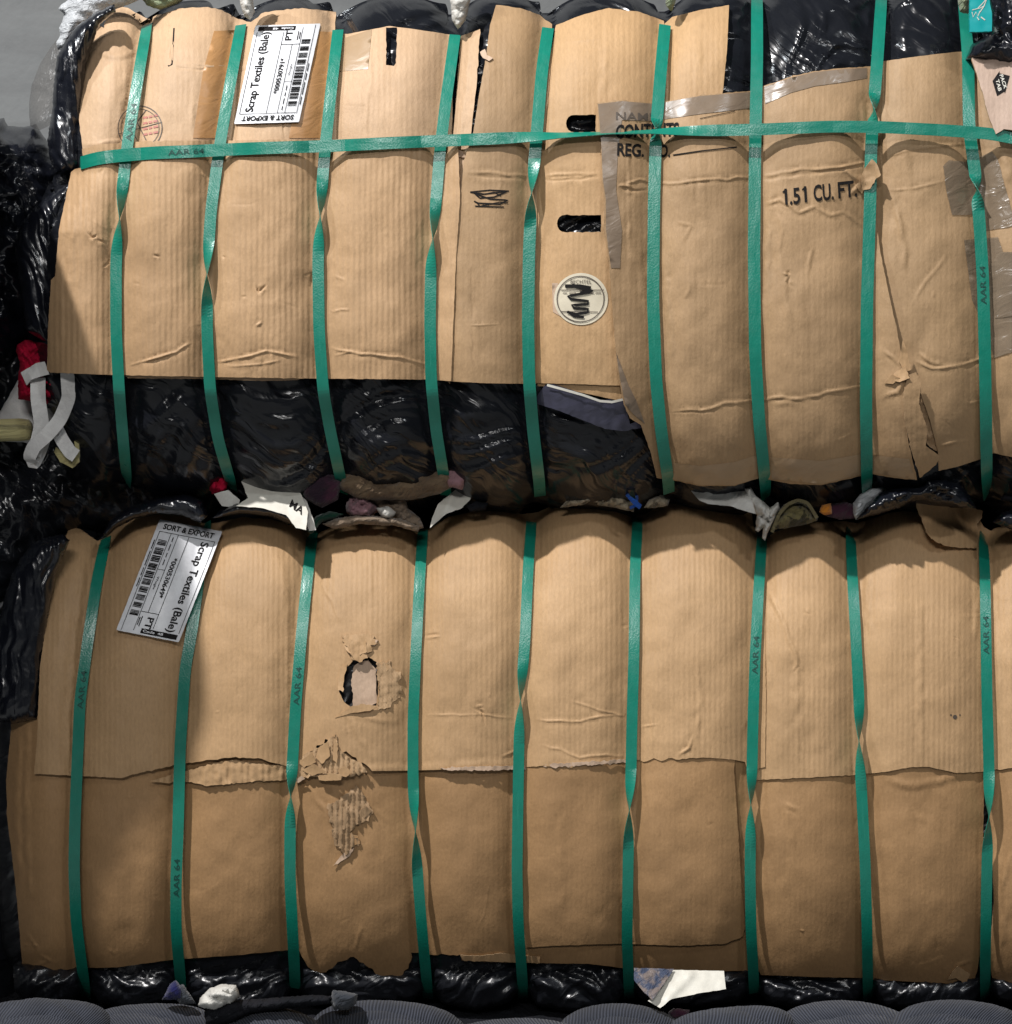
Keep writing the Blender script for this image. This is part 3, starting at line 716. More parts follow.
decal('grey_tape', sF, fF, [(598,104),(622,101),(655,104),(672,101),(700,96),(751,92),(751,108),(700,114),(672,118),(655,121),(622,120),(618,150),(616,190),(622,230),(620,268),(611,268),(606,230),(606,200),(603,180),(601,140)], M['tape'], step=4)
decal('grey_tape', sF, fF, [(764,87),(790,78),(815,72),(845,69),(867,68),(867,78),(845,82),(815,86),(790,93),(765,104)], M['tape'], step=4)
decal('grey_tape', sF, fF, [(616,352),(620,378),(625,404),(633,414),(645,424),(636,400),(628,384)], M['tape'], step=4, off=.001)
decal('tape_band', sF, fF, [(668,462),(700,466),(735,462),(760,454),(760,478),(735,485),(700,485),(672,479)], M['tape_clear'], step=4)
decal('tape_band', sF, fF, [(770,457),(822,461),(862,454),(862,474),(822,484),(772,479)], M['tape_clear'], step=4)
decal('tape_band', sF, fF, [(872,455),(909,459),(915,479),(874,473)], M['tape_clear'], step=4)
prn = [fit_text('NAME', (616,119.5), (40,1.5), (0,-8), .012)]
ink('faded_print', sF, fF, prn, M['ink_soft'], .0016)
ink('printed_lettering', sF, fF, [fit_text('CONTENTS', (615.6,138), (63,-2.5), (.5,-13.5), .03), fit_text('REG.', (617,155), (27,1.5), (.5,-12.5), .03), fit_text('NO.', (651,157), (19,-.5), (.5,-12.5), .03),
    stroke([(683,134),(700,131.5),(734,129)], 1.1), stroke([(673,155),(700,151),(737,147)], 1.2), stroke([(700,118.5),(735,111)], .6),
    ], M['ink'], .0012)
ink('printed_volume', sF, fF, [stroke([(786.5,204.6),(785.5,188.6)], 2.5), stroke([(785.5,190),(782.8,192.5)], 1.8), fit_text('.5', (790,204.2), (10.5,-1.3), (-1,-16.3), .02), stroke([(806,202.2),(805,186.2)], 2.5), stroke([(805,187.6),(802.2,190)], 1.8),
    fit_text('CU.', (814,201), (20,-2), (-1,-16.5), .022), fit_text('FT.', (838.5,198), (19,-2), (-1,-16.5), .022)], M['ink'], .0012)
ps = []
for k in range(26):
    ps.append(stroke([(810 + 30 * random.random(), 110 + 26 * random.random()), (812 + 30 * random.random(), 112 + 26 * random.random())], .5))
# torn slivers along the crack
tear, g = tab(sF, fF, [(903,398),(907,376),(916,372),(921,384),(919,404),(928,430),(926,446),(940,456),(936,465),(920,478),(912,452),(906,425)], [(903,398),(912,452)], 4, M['kraft_wide'], 'torn strip hanging below the crack', seed=8, wd=40)
V, F = tri_mesh(densify([(918,385),(926,400),(936,425),(940,452),(930,447),(925,440),(921,424),(922,412),(917,402)], 2, .5, seed=5), [], 2)
slab('exposed_fluting', V, F, lambda u, v: BU.y(u, v) - .0125 + .005 * fbm(u / 5, v / 7, 3, 2), .002, M['torn_dark'], M['edge'], upper, 'ragged inner layer showing in the crack')
for i, pl in enumerate([[(896,372),(905,366),(910,378),(900,382),(890,380)], [(899,362),(903,340),(907,352),(911,370),(905,372)], [(884,383),(892,374),(900,378),(893,384)]]):
    tab(sF, fF, pl, [pl[0], pl[-1]], 5, M['kraft_low'], seed=20 + i, wd=10)
for i, pl in enumerate([[(861,178),(865,168),(872,159),(877,164),(881,175),(875,180),(870,189),(863,190)], [(856,186),(862,178),(868,181),(862,194)]]):
    tab(sF, fF, pl, [pl[0], pl[-1]], 10, M['kraft_wide'], seed=30 + i, wd=12, off=.008 if i == 0 else .003)
# corner piece with the arrow emblem
V, F = tri_mesh(densify([(972,52,.5),(976,46,.5),(993,34,.5),(1012,18,.4),(1080,0),(1080,150),(1012,130),(1004,129),(996,134),(990,120),(984,98),(977,74),(972,60)], 3, .3, seed=77), [], 4)
fH = lambda u, v: BU.y(u, v, np.ones(np.shape(u)) * .8) - .034 - .012 * np.exp(-((u - 1030) / 25.) ** 2) + .003 * fbm(u / 30, v / 50, 7, 2)
sH = slab('cardboard_sheet', V, F, fH, .0035, M['kraft_pink'], M['edge'], upper, 'pinkish cardboard corner with a black arrow emblem')
def local_emblem():
    # a house shaped arrow pointing up to the right
    o = np.array((1001., 83.)); ax = np.array((1.0, .25)); ay = np.array((.25, -1.0))
    ps_ = [(-4, 12), (-9, 1.5), (-7.5, 1), (-5.5, -13), (4.5, -9), (4, -7.5), (9, 9)]
    pts = [(994,81),(1001,71),(1001,73.5),(1010,76),(1006,93.5),(1004.5,92),(997,96.5)]
    return pts
def poly_piece(pts, step=2):
    V, F = tri_mesh(densify([tuple(p) for p in pts], step, 0), [], step); return V, F.tolist()
ink('printed_arrow', sH, fH, [poly_piece([(992.5,81),(999.5,71),(999.5,73.2),(1009.8,75.8),(1005,93.5),(1004.3,91.6),(997,96)])], M['ink'], .0006)
ink('arrow_lettering', sH, fH, [fit_text('PACK', (999.6,75), (4.6,14), (3.4,-.8), .02), fit_text('TAB', (995.6,79.8), (3.0,11.5), (3.4,-.8), .02)], M['card'], .0012)

# ------------------------------------------------------------------ upper bale: labels and straps
def shipping_label(parent, f, O, ea, eb, number, label, lift=.0012):
    O = np.array(O, float); ea = np.array(ea, float); eb = np.array(eb, float)
    P = lambda a, b: tuple(O + ea * a + eb * b)
    V, F = tri_mesh(densify([P(.01,0), P(.99,0), P(1,.01), P(1,.99), P(.99,1), P(.01,1), P(0,.99), P(0,.01)], 3, .06), [], 2.5)
    g = lambda u, v: f(u, v) - lift - .0006 * fbm(u / 12, v / 12, 4, 2)
    root = slab('shipping_label', V, F, lambda u, v: g(u, v) - .0003, .0003, M['paper'], M['paper'], parent, label)
    h = lambda u, v: g(u, v) - .0003
    T = lambda s, a, b, da, db, bold=.0: fit_text(s, P(a, b), ea * da, -eb * db, bold)
    txt = [T('Scrap Textiles (Bale)', .12, .245, .81, .125, .018), T(number, .30, .575, .36, .075, .02), T('PT', .84, .60, .10, .105, .02),
           T('Weight', .48, .70, .12, .035), ]
    for a0, a1, b_ in ((.13,.17,.69), (.19,.25,.69), (.27,.31,.69), (.33,.38,.69), (.84,.93,.69), (.85,.92,.72), (.18,.26,.955), (.28,.41,.955), (.43,.50,.955), (.52,.60,.955)): txt.append(stroke([P(a0, b_), P(a1, b_)], .9))
    q = fit_text('SORT & EXPORT', P(.075, .90), -eb * .80, ea * -.048, .03)
    txt.append(q)
    ln = lambda a0, b0, a1, b1, w_=.5: stroke([P(a0, b0), P(a1, b1)], w_)
    txt += [ln(.10,.05,.93,.05), ln(.10,.93,.99,.93), ln(.10,.05,.10,.93), ln(.10,.46,.93,.46), ln(.10,.63,.80,.63), ln(.10,.745,.97,.745), ln(.80,.46,.80,.745), ln(.42,.63,.42,.745, .4)]
    ink('label_text', root, h, txt, M['ink'], .0011)
    bars = []; a = .17; rnd = random.Random(5)
    for grp in range(10):
        k = 0
        while k < .047:
            wb = rnd.choice([.006, .010, .006, .014]); bars.append(quad([P(a + k, .765), P(a + k + wb, .765), P(a + k + wb, .90), P(a + k, .90)], 2)); k += wb + rnd.choice([.003, .005])
        a += .070
    ink('barcode', root, h, bars, M['ink'], .0009)
    ink('black_bar', root, h, [quad([P(.942,.055), P(.985,.055), P(.985,.63), P(.942,.63)], 6)], M['ink'], .0009)
    ink('bar_lettering', root, h, [fit_text('Code  48', P(.972,.60), -eb * .32, ea * -.022, .02)], M['paper'], .0016)
    return root
fLa = lambda u, v: BU.y(u, v) - .009 - LAYER - .0035 + .0045 * fbm(u / 70, v / 90, 3, 3)
shipping_label(sA2, fLa, (234,124), (21.5,-98.5), (65,-2), '*000530791*', 'white bale label ending 791 on the upper bale')
print_on = {0: [122], 8: [285]}
tw = {0: [(214, 46, 1)], 1: [(278, 46, -1)], 2: [(214, 44, 1)], 3: [(238, 46, 1)], 4: [(193, 40, -1)], 5: [(132, 16, 1), ], 6: [], 7: [(112, 22, 1)], 8: [(192, 20, 1)]}
WS = 11.5 * S
for i, st_ in enumerate(UP):
    lay = .009 + LAYER * (5.4 if i < 3 else 6.6 if i in (5, 6, 7) else 5)
    o, us, vs, y = strap_v(upper, BU, st_, WS * (1.06 if i > 3 else 1), lay, tw[i], hug=388 if i < 5 else 470)
    for vm in print_on.get(i, []): strap_print(o, us, vs, y, vm)
# the horizontal strap bridges the furrows
hp = [(81,163),(90,159.5),(110,156.5),(150,153),(200,151),(250,148.5),(330,146),(400,142.5),(450,140.5),(540,136.5),(600,133.5),(660,131.5),(760,129.5),(830,126.5),(880,127),(940,130),(975,132.5),(990,133.5),(1012,138),(1100,150)]
hu = np.arange(81, 1100, 4.0); hv = interp(hu, hp); k_ = np.ones(7) / 7; hv = np.convolve(np.pad(hv, 3, mode='reflect', reflect_type='odd'), k_, 'valid')
hy = BU.y(hu, hv, np.maximum(BU.b(hu, hv) * .9, np.interp(hu, [100, 420, 620, 760], [.42, .5, .8, .85]))) - .009 - LAYER * 6.2 + .004 * np.sin(hu / 70)
hy -= np.interp(hu, [500, 640, 900, 1000], [0, .002, .006, .004])
ang = np.interp(hu, [500, 560, 610, 650, 720], [0, .9, 1.22, 1.05, 0]) * 1.0
hw = np.interp(hu, [81, 300, 700, 1100], [13, 12, 11.5, 12]) * S
C3 = ray(hu, hv, hy)
C3 = np.concatenate([[C3[0] + np.array([.004, .3, 0]), C3[0] + np.array([-.004, .12, 0]), C3[0] + np.array([-.008, .03, 0])], C3]); ang = np.concatenate([[0] * 3, ang]); hw = np.concatenate([[hw[0]] * 3, hw])
hs = strip('green_strap', upper, C3, hw, ang, out=np.array([(-1, -.2, 0)] * 2 + [(-.8, -.6, 0)] + [(0, -1, 0)] * len(hu)), label='horizontal green strap across the upper bale')
P_, F_ = fit_text('AAR 64', (168, 155.2), (36, -2.0), (0, -5.4), .004)
ink('printed_code', hs, lambda u, v: np.interp(u, hu, hy), [(P_, F_)], M['green_ink'], .0012)

# ------------------------------------------------------------------ lower bale: cardboard
low_cr = [bend([(34,700),(90,704),(200,698)], .8, 30)]
# bottom sheets first
sR, fR = sheet(lower, BL, [(12,718),(38,716),(40,760),(300,750),(760,750),(760,972),(746,971,.15),(670,971,.3),(622,968,.2),(590,964),(528,963,.4),(498,962,1.0),(463,960,.8),(461,955,.8),(430,955,.8),(412,953,.9),(408,968,.9),(402,975,.9),(394,980,.9),(384,977,.9),(366,966,1.0),(350,956,.8),(338,962,.6),(326,973,.6),(316,973,.5),(308,967),(302,957),(297,946,.3),(289,950,.2),(240,955,.1),(183,959),(171,960,.15),(120,967,.15),(89,968),(76,967),(60,973,.3),(25,985,.6),(22,960),(15,880),(7,817,.3),(6,780)], 0, M['kraft_dark'],
    creases=[bend([(20,735),(16,800),(20,880)], 2.6, 3), bend([(29,720),(25,800),(30,900)], 2.2, 3), bend([(25,930),(40,955),(56,964)], 2.2, 2), bend([(22,945),(40,946)], 1.8, 1.6), bend([(30,968),(50,960)], 1.6, 1.6), bend([(312,790),(325,810),(331,850)], 2, 3),
        bend([(350,800),(380,812),(400,840)], .8, 3), bend([(180,910),(240,870),(262,800)], .6, 8), bend([(352,955),(358,940),(362,925)], 1, 2), bend([(90,800),(150,880),(240,900)], .8, 22), bend([(340,870),(400,900),(402,940)], .8, 10)],
    seed=51, jit=.15, label='darker cardboard sheet along the foot of the lower bale')
sT, fT = sheet(lower, BL, [(735,760),(1000,755),(984,780),(983,860),(982,940),(977,972,.5),(972,983,.5),(967,985,.5),(960,984,.3),(920,982,.1),(874,980),(866,978),(861,978),(815,977,.1),(761,975),(757,968),(748,960)], 1, M['kraft_dark'],
    creases=[bend([(786,804),(792,830),(795,860)], 1.6, 4), bend([(884,778),(910,786),(940,780),(970,772)], 2.0, 4), bend([(783,802),(800,812)], 1.4, 2.5), bend([(962,978),(958,966),(975,960)], 2.2, 2), bend([(908,812),(940,830)], .8, 4), bend([(860,820),(900,900),(960,930)], .8, 20)], seed=52,
    label='darker cardboard sheet at the lower right')
sU, fU = sheet(lower, BL, [(988,760),(1080,756),(1080,990),(1012,987),(993,984),(990,960),(994,900),(990,820)], 1, M['kraft_dark'], seed=53, creases=[bend([(1000,900),(1008,860),(1014,850)], 2, 3), bend([(996,970),(1010,900)], 1.5, 3)], label='darker cardboard sheet beyond the last strap')
sR2, fR2 = sheet(lower, BL, [(520,766),(525,755),(720,750),(735,759,.4),(734,770,.2),(738,830,.2),(741,880,.2),(745,925,.4),(743,936,.3),(724,944,.3),(680,946,.2),(622,943.5,.2),(570,945,.2),(527,947.5),(519,948)], 2, M['kraft_dark'],
    creases=[bend([(560,800),(562,930)], .6, 3), bend([(640,900),(740,880)], .8, 20)], seed=54, label='overlapping cardboard panel in the middle of the foot row')
# long upper sheet
pc = [bend([(85,560),(77,620),(70,700),(68,770)], 3.0, 3), bend([(284,560),(288,640),(286,720)], 1.6, 4), bend([(309,560),(302,640)], 1.2, 3), bend([(423,636),(440,634)], -2.4, 1.5), bend([(424,640),(440,636)], 2.0, 1.4), bend([(535,720),(560,722),(600,717),(625,716)], 1.5, 1.3), bend([(540,745),(580,756),(625,756)], 1.4, 1.4), bend([(500,758),(520,748),(531,744)], 1.4, 1.5),
    bend([(570,700),(600,710),(625,716)], 1.2, 1.3), bend([(425,714),(470,715),(515,718)], 1.0, 1.2), bend([(640,726),(660,724)], 1.0, 1.2), bend([(473,708),(482,712),(486,727)], -2.6, 1.4), bend([(476,706),(484,706)], 2.4, 1.5), bend([(370,545),(372,610)], .8, 2), bend([(383,547),(392,540)], 1.0, 1.4),
    bend([(697,660),(700,700),(695,750)], 1.2, 2.5), bend([(675,757),(690,748),(693,735)], 1.8, 1.6), bend([(652,700),(654,755)], .9, 2), bend([(326,560),(322,585),(332,600),(340,622)], 1.2, 1.5), bend([(345,712),(365,745),(372,760)], 1.6, 3), bend([(352,716),(400,722)], 1.2, 3), bend([(340,770),(420,768),(520,762)], 1.2, 4), bend([(205,580),(215,620),(225,660)], .8, 10),
    bend([(640,600),(750,590)], .6, 30), bend([(440,650),(520,660)], .7, 22), bend([(120,600),(122,740)], .8, 20)]
sP, fP = sheet(lower, BL, [(69,527),(80,529),(97,541),(107,537,.2),(118,527,.2),(134,519,.2),(158,514,.2),(182,516,.2),(203,523),(216,523,.2),(242,517,.3),(270,519,.3),(289,524,.6),(309,531,.4),(318,533),(335,526,.2),(364,521,.2),(397,523,.2),(421,530),(431,528,.2),(448,517,.2),(475,511,.2),(498,509,.2),(522,514),(538,512,.2),(556,504,.2),(585,500,.2),(609,504,.2),(629,512),(645,507,.2),(670,501,.2),(700,500,.2),(721,501,.2),(746,505,.3),(752,515),(755,530,.5),(763,548,.3),(765,620),(766,700),(765,767,.2),(748,771,.3),(745,762,.5),(735,760,.3),(700,757,.8),(672,759,.9),(636,761,.8),(600,763,.9),(575,766,.8),(526,767,.5),(470,769,.1),(413,770.5,.1),(372,771,.5),(366,765,1.4),(352,757,1.5),(338,752,1.2),(336,735,1.2),(318,748,1.4),(297,759,1.0),(290,768,.4),(286,766,.4),(258,758,.5),(232,757.5,.5),(181,764,.5),(144,772,.4),(121,778,.2),(81,776,.2),(34,774),(37,740),(40,665),(47,618),(55,571),(62,548)], 2.6, M['kraft_low'],
    creases=pc, holes=[[(355,659),(347,667),(341,679),(339,692),(344,702),(354,710),(376,707),(378,690),(377,662),(366,656)]], seed=55, jit=.12, step=3.4, label='long upper cardboard sheet with a torn hole')
sQ, fQ = sheet(lower, BL, [(762,543),(772,534,.3),(785,528,.2),(815,522,.2),(842,521,.2),(857,523),(875,518,.2),(886,514,.2),(916,508,.3),(940,506,.3),(979,518),(984,527),(991,531,.5),(1000,527,.5),(1080,520),(1080,766),(1012,768,.3),(981,772,.3),(956,773,.2),(930,767),(913,767,.2),(885,772,.2),(856,775,.3),(800,778,.3),(756,780),(752,772)], 2, M['kraft_low'],
    creases=[bend([(768,590),(778,610),(790,640),(797,660),(796,672)], 2.6, 2.4), bend([(794,673),(798,666)], -2.5, 1.4), bend([(805,612),(809,615)], -2.2, 1.2), bend([(920,600),(921,760)], 1.8, 3.5), bend([(974,550),(978,600),(976,640)], 2.8, 3), bend([(950,537),(965,535),(975,541)], 2.2, 2.4), bend([(866,560),(870,640)], 1.6, 3),
        bend([(993,540),(1000,553),(1010,548)], 3.4, 3), bend([(990,590),(1003,598),(1012,596)], 2, 3), bend([(996,620),(1000,740)], 1.6, 3), bend([(766,560),(768,700)], 1.6, 3), bend([(797,660),(799,760)], 1.0, 4), bend([(845,757),(852,772)], 1.2, 2), bend([(954,637),(957,639)], -2, 1.2)], seed=56, label='long upper cardboard sheet on the right with a folded corner')
# small dark stain mark on the right sheet
ink('stain', sQ, fQ, [poly_piece(circle(955,717,2.2,10)), poly_piece(circle(951,715,1.0,8)), poly_piece(circle(960,715,.8,8))], M['ink_soft'], .0006)

# ------------------------------------------------------------------ tears in the lower bale
def torn(parent, poly, fbase, off, mat=None, seed=0, amp=.0016, period=5.4, jit=.8, name='exposed_fluting', label=None, lift=0.0):
    V, F = tri_mesh(densify(poly, 2, jit, seed=seed), [], 1.9)
    g = lambda u, v: fbase(u, v) - off - amp * np.sin(2 * math.pi * u / period) * (.6 + .6 * noise(u / 10, v / 10, seed)) + .0022 * fbm(u / 9, v / 11, seed + 1, 3)
    return slab(name, V, F, g, .0018, mat or M['torn'], M['edge'], parent, label), g
tab(sP, fP, [(354,666),(360,661),(368,660),(376,669),(376,690),(378,702),(366,709),(352,709),(353,696),(351,680)], [(378,664),(378,704)], -5, M['liner'], 'pale inner liner curling in the torn hole', seed=41, wd=30, name='inner_liner', off=-.006)
torn(sP, [(377,662),(388,662),(393,668),(402,674),(399,682),(404,692),(396,700),(388,708),(378,710),(379,690)], fP, .0022, seed=61, jit=1.0, amp=.0022)
torn(sP, [(343,634),(352,636),(362,633),(374,636),(377,643),(372,646),(368,655),(362,662),(353,660),(348,652),(344,645)], fP, .0035, seed=62, amp=.0012, jit=1.2, mat=M['kraft_low'], name='torn_flap')
for i, (pl, am, m_) in enumerate([([(343,634),(352,640),(348,648),(352,656),(346,650),(342,642)], 10, 'kraft_low'), ([(356,645),(366,642),(367,652),(360,655),(354,650)], 9, 'kraft_low'), ([(366,638),(378,640),(375,646),(368,645)], 9, 'liner'),
        ([(335,718),(352,706),(364,704),(377,706),(370,711),(352,713),(342,716)], 5, 'kraft_low'), ([(340,668),(347,664),(344,678),(343,692),(338,690),(338,678)], 6, 'kraft_low'), ([(378,664),(383,660),(390,668),(384,674),(379,671)], 5, 'kraft_low')]):
    tab(sP, fP, pl, [pl[0], pl[-1]], am, M[m_], seed=70 + i, wd=12, off=.001)
# long peeled area at the sheet's lower edge
torn(lower, [(297,760),(310,752),(322,745),(336,734),(338,750),(350,757),(362,764),(367,772),(350,777),(330,779),(312,776),(297,779)], lambda u, v: BL.y(u, v) - .009 - LAYER * 3.0, 0, seed=63, amp=.0046, jit=.8, label='peeled strip showing the fluting by the third strap')
for i, (pl, am, m_) in enumerate([([(318,776),(330,773),(342,775),(341,780),(326,781),(319,780)], 8, 'kraft_low'), ([(295,780),(302,776),(305,779),(298,783)], 8, 'liner'), ([(318,748),(328,742),(330,756),(322,764),(316,758)], 9, 'kraft_low'), ([(334,738),(338,744),(337,764),(333,760)], 9, 'kraft_low'),
        ([(298,762),(312,753),(316,762),(304,768)], 7, 'kraft_low'), ([(338,770),(344,766),(352,772),(346,777),(340,776)], 9, 'kraft_low'), ([(302,770),(314,764),(326,772),(312,776)], 8, 'kraft_low')]):
    tab(lower, lambda u, v: BL.y(u, v) - .009 - LAYER * 3, pl, [pl[0], pl[-1]], am, M[m_], seed=90 + i, wd=12)
# torn strip under the left part of the sheet
torn(lower, [(186,771),(215,763),(232,760),(260,764),(286,766),(286,780),(262,781),(240,783),(205,786),(200,784),(187,782),(165,783),(150,781)], lambda u, v: BL.y(u, v) - .009 - LAYER * 2.0, 0, seed=64, amp=.0012, period=7, jit=.4, mat=M['kraft_low'], label='torn strip hanging under the long sheet')
torn(lower, [(440,768),(480,766),(525,766),(526,769.5),(480,770.5),(450,770.5)], lambda u, v: BL.y(u, v) - .009 - LAYER * 3.2, 0, seed=65, amp=.0003, jit=.4, mat=M['liner'], label='peeled paper edge between two straps')
torn(lower, [(538,765.5),(580,762),(626,759),(628,762),(590,765.5),(556,767.5)], lambda u, v: BL.y(u, v) - .009 - LAYER * 3.2, 0, seed=66, amp=.0003, jit=.6, mat=M['liner'], label='peeled paper edge right of the fifth strap')
# scar on the lower sheet
torn(sR, [(327,806),(338,800),(350,792),(358,785),(362,790),(366,800),(373,811),(369,818),(356,826),(350,832),(357,838),(360,844),(351,850),(345,856),(338,846),(334,838),(331,826)], fR, .0040, seed=67, amp=.0044, jit=.9, mat=M['torn_dark'])
for i, (pl, am, m_) in enumerate([([(338,810),(346,806),(348,820),(344,830),(339,824)], 9, 'torn_dark'), ([(331,806),(335,804),(336,822),(332,826)], 7, 'torn_dark'), ([(333,836),(342,834),(341,846),(335,846)], 8, 'torn_dark'),
        ([(344,853),(354,848),(350,856),(340,862),(333,866),(340,857)], 5, 'liner'), ([(352,816),(366,806),(371,812),(360,822)], 6, 'torn_dark'), ([(350,834),(358,836),(360,844),(352,846)], 7, 'kraft_dark')]):
    tab(sR, fR, pl, [pl[0], pl[-1]], am, M[m_], seed=110 + i, wd=12, name='torn_flap' if m_ != 'ink' else 'dark_gap')
# folded corner flap near the last strap
V, F = tri_mesh(densify([(916,495),(925,497),(945,502),(965,505),(983,511),(982,518),(977,524),(979,540),(977,548),(960,548),(946,546),(936,542),(926,532),(922,520),(917,508)], 2.5, .4, seed=6), [], 3)
fl = lambda u, v: BL.y(u, np.maximum(v, 522)) - .030 - .016 * np.exp(-(poly_dist(u, v, [(916,495),(921,515),(934,541)]) / 14) ** 2) - .006 * np.exp(-(poly_dist(u, v, [(948,538),(960,533),(972,538)]) / 5) ** 2) + .004 * fbm(u / 18, v / 18, 8, 2)
slab('cardboard_flap', V, F, fl, .003, M['kraft_low'], M['edge'], lower, 'folded cardboard corner flap beside the last strap')
# bent corner at the lower right
tab(sT, fT, [(958,966),(970,974),(966,985),(956,978),(948,980),(952,972)], [(958,964),(948,980)], 10, M['kraft_low'], 'bent corner of the sheet', seed=131, wd=14)
# bottom-centre strip
tab(sR, fR, [(460,955),(464,961),(500,962),(540,963),(540,957),(500,953),(480,956)], [(460,953),(540,953)], 2, M['kraft_low'], seed=132, wd=14)

fLb = lambda u, v: BL.y(u, v, .45 + .55 * BL.b(u, v)) - .009 - LAYER * 5.0
shipping_label(sP, fLb, (222.3,531.5), (-43.5,110.8), (-62.6,-12.3), '*000530649*', 'white bale label ending 649 on the lower bale', lift=.001)
lprint = {0: [690], 1: [878], 2: [686], 6: [655], 8: [635]}
ltw = {2: [(795, 38, 1)], 3: [(833, 52, -1)], 4: [(701, 50, 1)], 5: [(809, 48, -1)], 6: [(808, 48, 1)], 7: [(746, 52, 1)], 8: [(811, 48, -1)]}
for i, st_ in enumerate(LO):
    o, us, vs, y = strap_v(lower, BL, st_, WS * (1.02 if i < 3 else .98), .009 + LAYER * 4.6, ltw.get(i, []))
    for vm in lprint.get(i, []): strap_print(o, us, vs, y, vm)
# ------------------------------------------------------------------ soft things: bags, cloths, papers
def gap_shift(poly):
    m = sum(p[1] for p in poly) / len(poly); return .088 if 472 < m < 548 else 0.0
def pillow(name, poly, y0, T, R, mat, label=None, cat=None, group=None, kind=None, parent=None, seed=0, amp=.006, scale=22, stretch=3.0, rot=.5, jit=.22, step=3.5, back=None, top=None, ridges=1.5, tilt=0.0, iso=.8):
    """closed soft lump: its front swells T metres towards the camera from its outline at depth y0"""
    y0 = y0 + gap_shift(poly)
    out = densify(poly, step, jit, seed=seed); V, F = tri_mesh(out, [], step); n = len(V)
    u, v = V[:, 0], V[:, 1]; d = poly_dist(u, v, out + [out[0]])
    q = np.clip(d / R, 0, 1); h = T * np.sqrt(np.clip(1 - (1 - q) ** 2, 0, 1))
    ca, sa = math.cos(rot), math.sin(rot); p = u * ca + v * sa; s_ = -u * sa + v * ca
    wv = fbm(u / 50, v / 50, seed + 3, 2) * 12
    fo = amp * (2.2 * (np.abs(noise(p / (scale * stretch), (s_ + wv) / scale, seed + 1)) - .2) + .9 * ridges * (np.abs(noise(p / (scale * stretch * .4), (s_ + wv) / (scale * .4), seed + 2)) - .2) + fbm(u / scale, v / scale, seed + 6, 3) * iso)
    yf = y0 - h + fo * np.clip(d / 5, .12, 1) + tilt * (v - v.mean()) * S
    bd = set(i for e in boundary(F) for i in e)
    yb = y0 + (back if back is not None else T * .8) * np.sqrt(np.clip(1 - (1 - q) ** 2, 0, 1)) + .002 + tilt * (v - v.mean()) * S
    for i in bd: yb[i] = yf[i] + .0016
    fr = ray(u, v, yf); bk = ray(u, v, yb)
    faces = F.tolist() + (F[:, ::-1] + n).tolist()
    for a, b in boundary(F): faces.append((b, a, a + n, b + n))
    return build(name, np.concatenate([fr, bk]), faces, mat, parent, label, cat, group, kind, uv=np.concatenate([V, V + 50]))
def paper(name, poly, yf, mat, label, cat, seed=0, creases=(), thick=.0012, group=None, parent=None, amp=.002, step=3, jit=.15):
    """a stiff or crumpled sheet with real thickness"""
    V, F = tri_mesh(densify(poly, 3, jit, seed=seed), [], step)
    gs = gap_shift(poly)
    def g(u, v):
        y = yf(u, v) + gs + amp * fbm(u / 14, v / 14, seed, 3)
        for pl, am, wd in creases: y = y - am * .001 * np.clip(1 - poly_dist(u, v, pl) / wd, 0, 1)
        return y
    o = slab(name, V, F, g, thick, mat, mat, parent, label)
    set_props(o, None, cat, group)
    if parent is None:
        me = o.data; co = np.empty(len(me.vertices) * 3); me.vertices.foreach_get('co', co)
    return o, g

F_ = {}
F_['red'] = fabric('red_cloth', (.50, .010, .045), (.34, .006, .03), weave=.0004, sheen=0)
F_['gauze'] = fabric('white_webbing', (.74, .73, .71), (.58, .57, .56), weave=.0012, fold=.002)
F_['cream'] = fabric('cream_felt', (.50, .45, .22), (.42, .36, .17))
F_['tan'] = fabric('tan_cloth', (.18, .125, .075), (.12, .08, .05))
F_['pink'] = fabric('pink_cloth', (.34, .19, .21), (.24, .13, .15))
F_['taupe'] = fabric('taupe_cloth', (.24, .18, .13), (.16, .12, .085))
F_['plum'] = fabric('plum_cloth', (.055, .018, .035), (.02, .012, .02))
F_['dark'] = fabric('dark_cloth', (.010, .011, .014), (.016, .016, .02), sheen=0)
F_['lace'] = fabric('cream_lace', (.38, .32, .23), (.10, .08, .05), scale=14)
F_['white'] = fabric('white_tissue', (.62, .61, .57), (.52, .50, .46), rough=.7, sheen=0, fold=.004)
F_['camo'] = fabric('camouflage_cloth', (.16, .135, .06), (.03, .028, .014), scale=7, blotch=(.49, .51))
F_['orange'] = fabric('orange_cloth', (.65, .24, .03), (.5, .17, .02))
F_['green'] = fabric('green_fabric', (.01, .05, .03), (.006, .03, .02))
F_['blue'] = fabric('blue_cord', (.02, .09, .38), (.015, .06, .3))
F_['navy'] = fabric('navy_cloth', (.012, .014, .09), (.01, .01, .05))
F_['greenpaper'] = fabric('pale_green_cloth', (.30, .34, .22), (.2, .25, .15))
F_['grey'] = fabric('slate_cloth', (.045, .052, .062), (.035, .04, .05))
t = NT('milky_film'); M['milky'] = t.set(Base_Color=(.58, .60, .62), Roughness=.4, Transmission_Weight=.25, Normal=t.bump(t.noise(t.mapping(t.uv, (1, 2, 1), .5), 7, 4, .6, 1.0), .012, .8))
t = NT('clear_film'); t.m.surface_render_method = 'DITHERED'
n_ = t.bump(t.noise(t.mapping(t.uv, (1, 3, 1), 1.2), 4, 3, .6, 1.0), .01, .7)
M['clear'] = t.set(Base_Color=(.16, .15, .14), Roughness=.25, Alpha=.32, Normal=n_)
t = NT('teal_film'); M['teal'] = t.set(Base_Color=(.0, .33, .34), Roughness=.35)

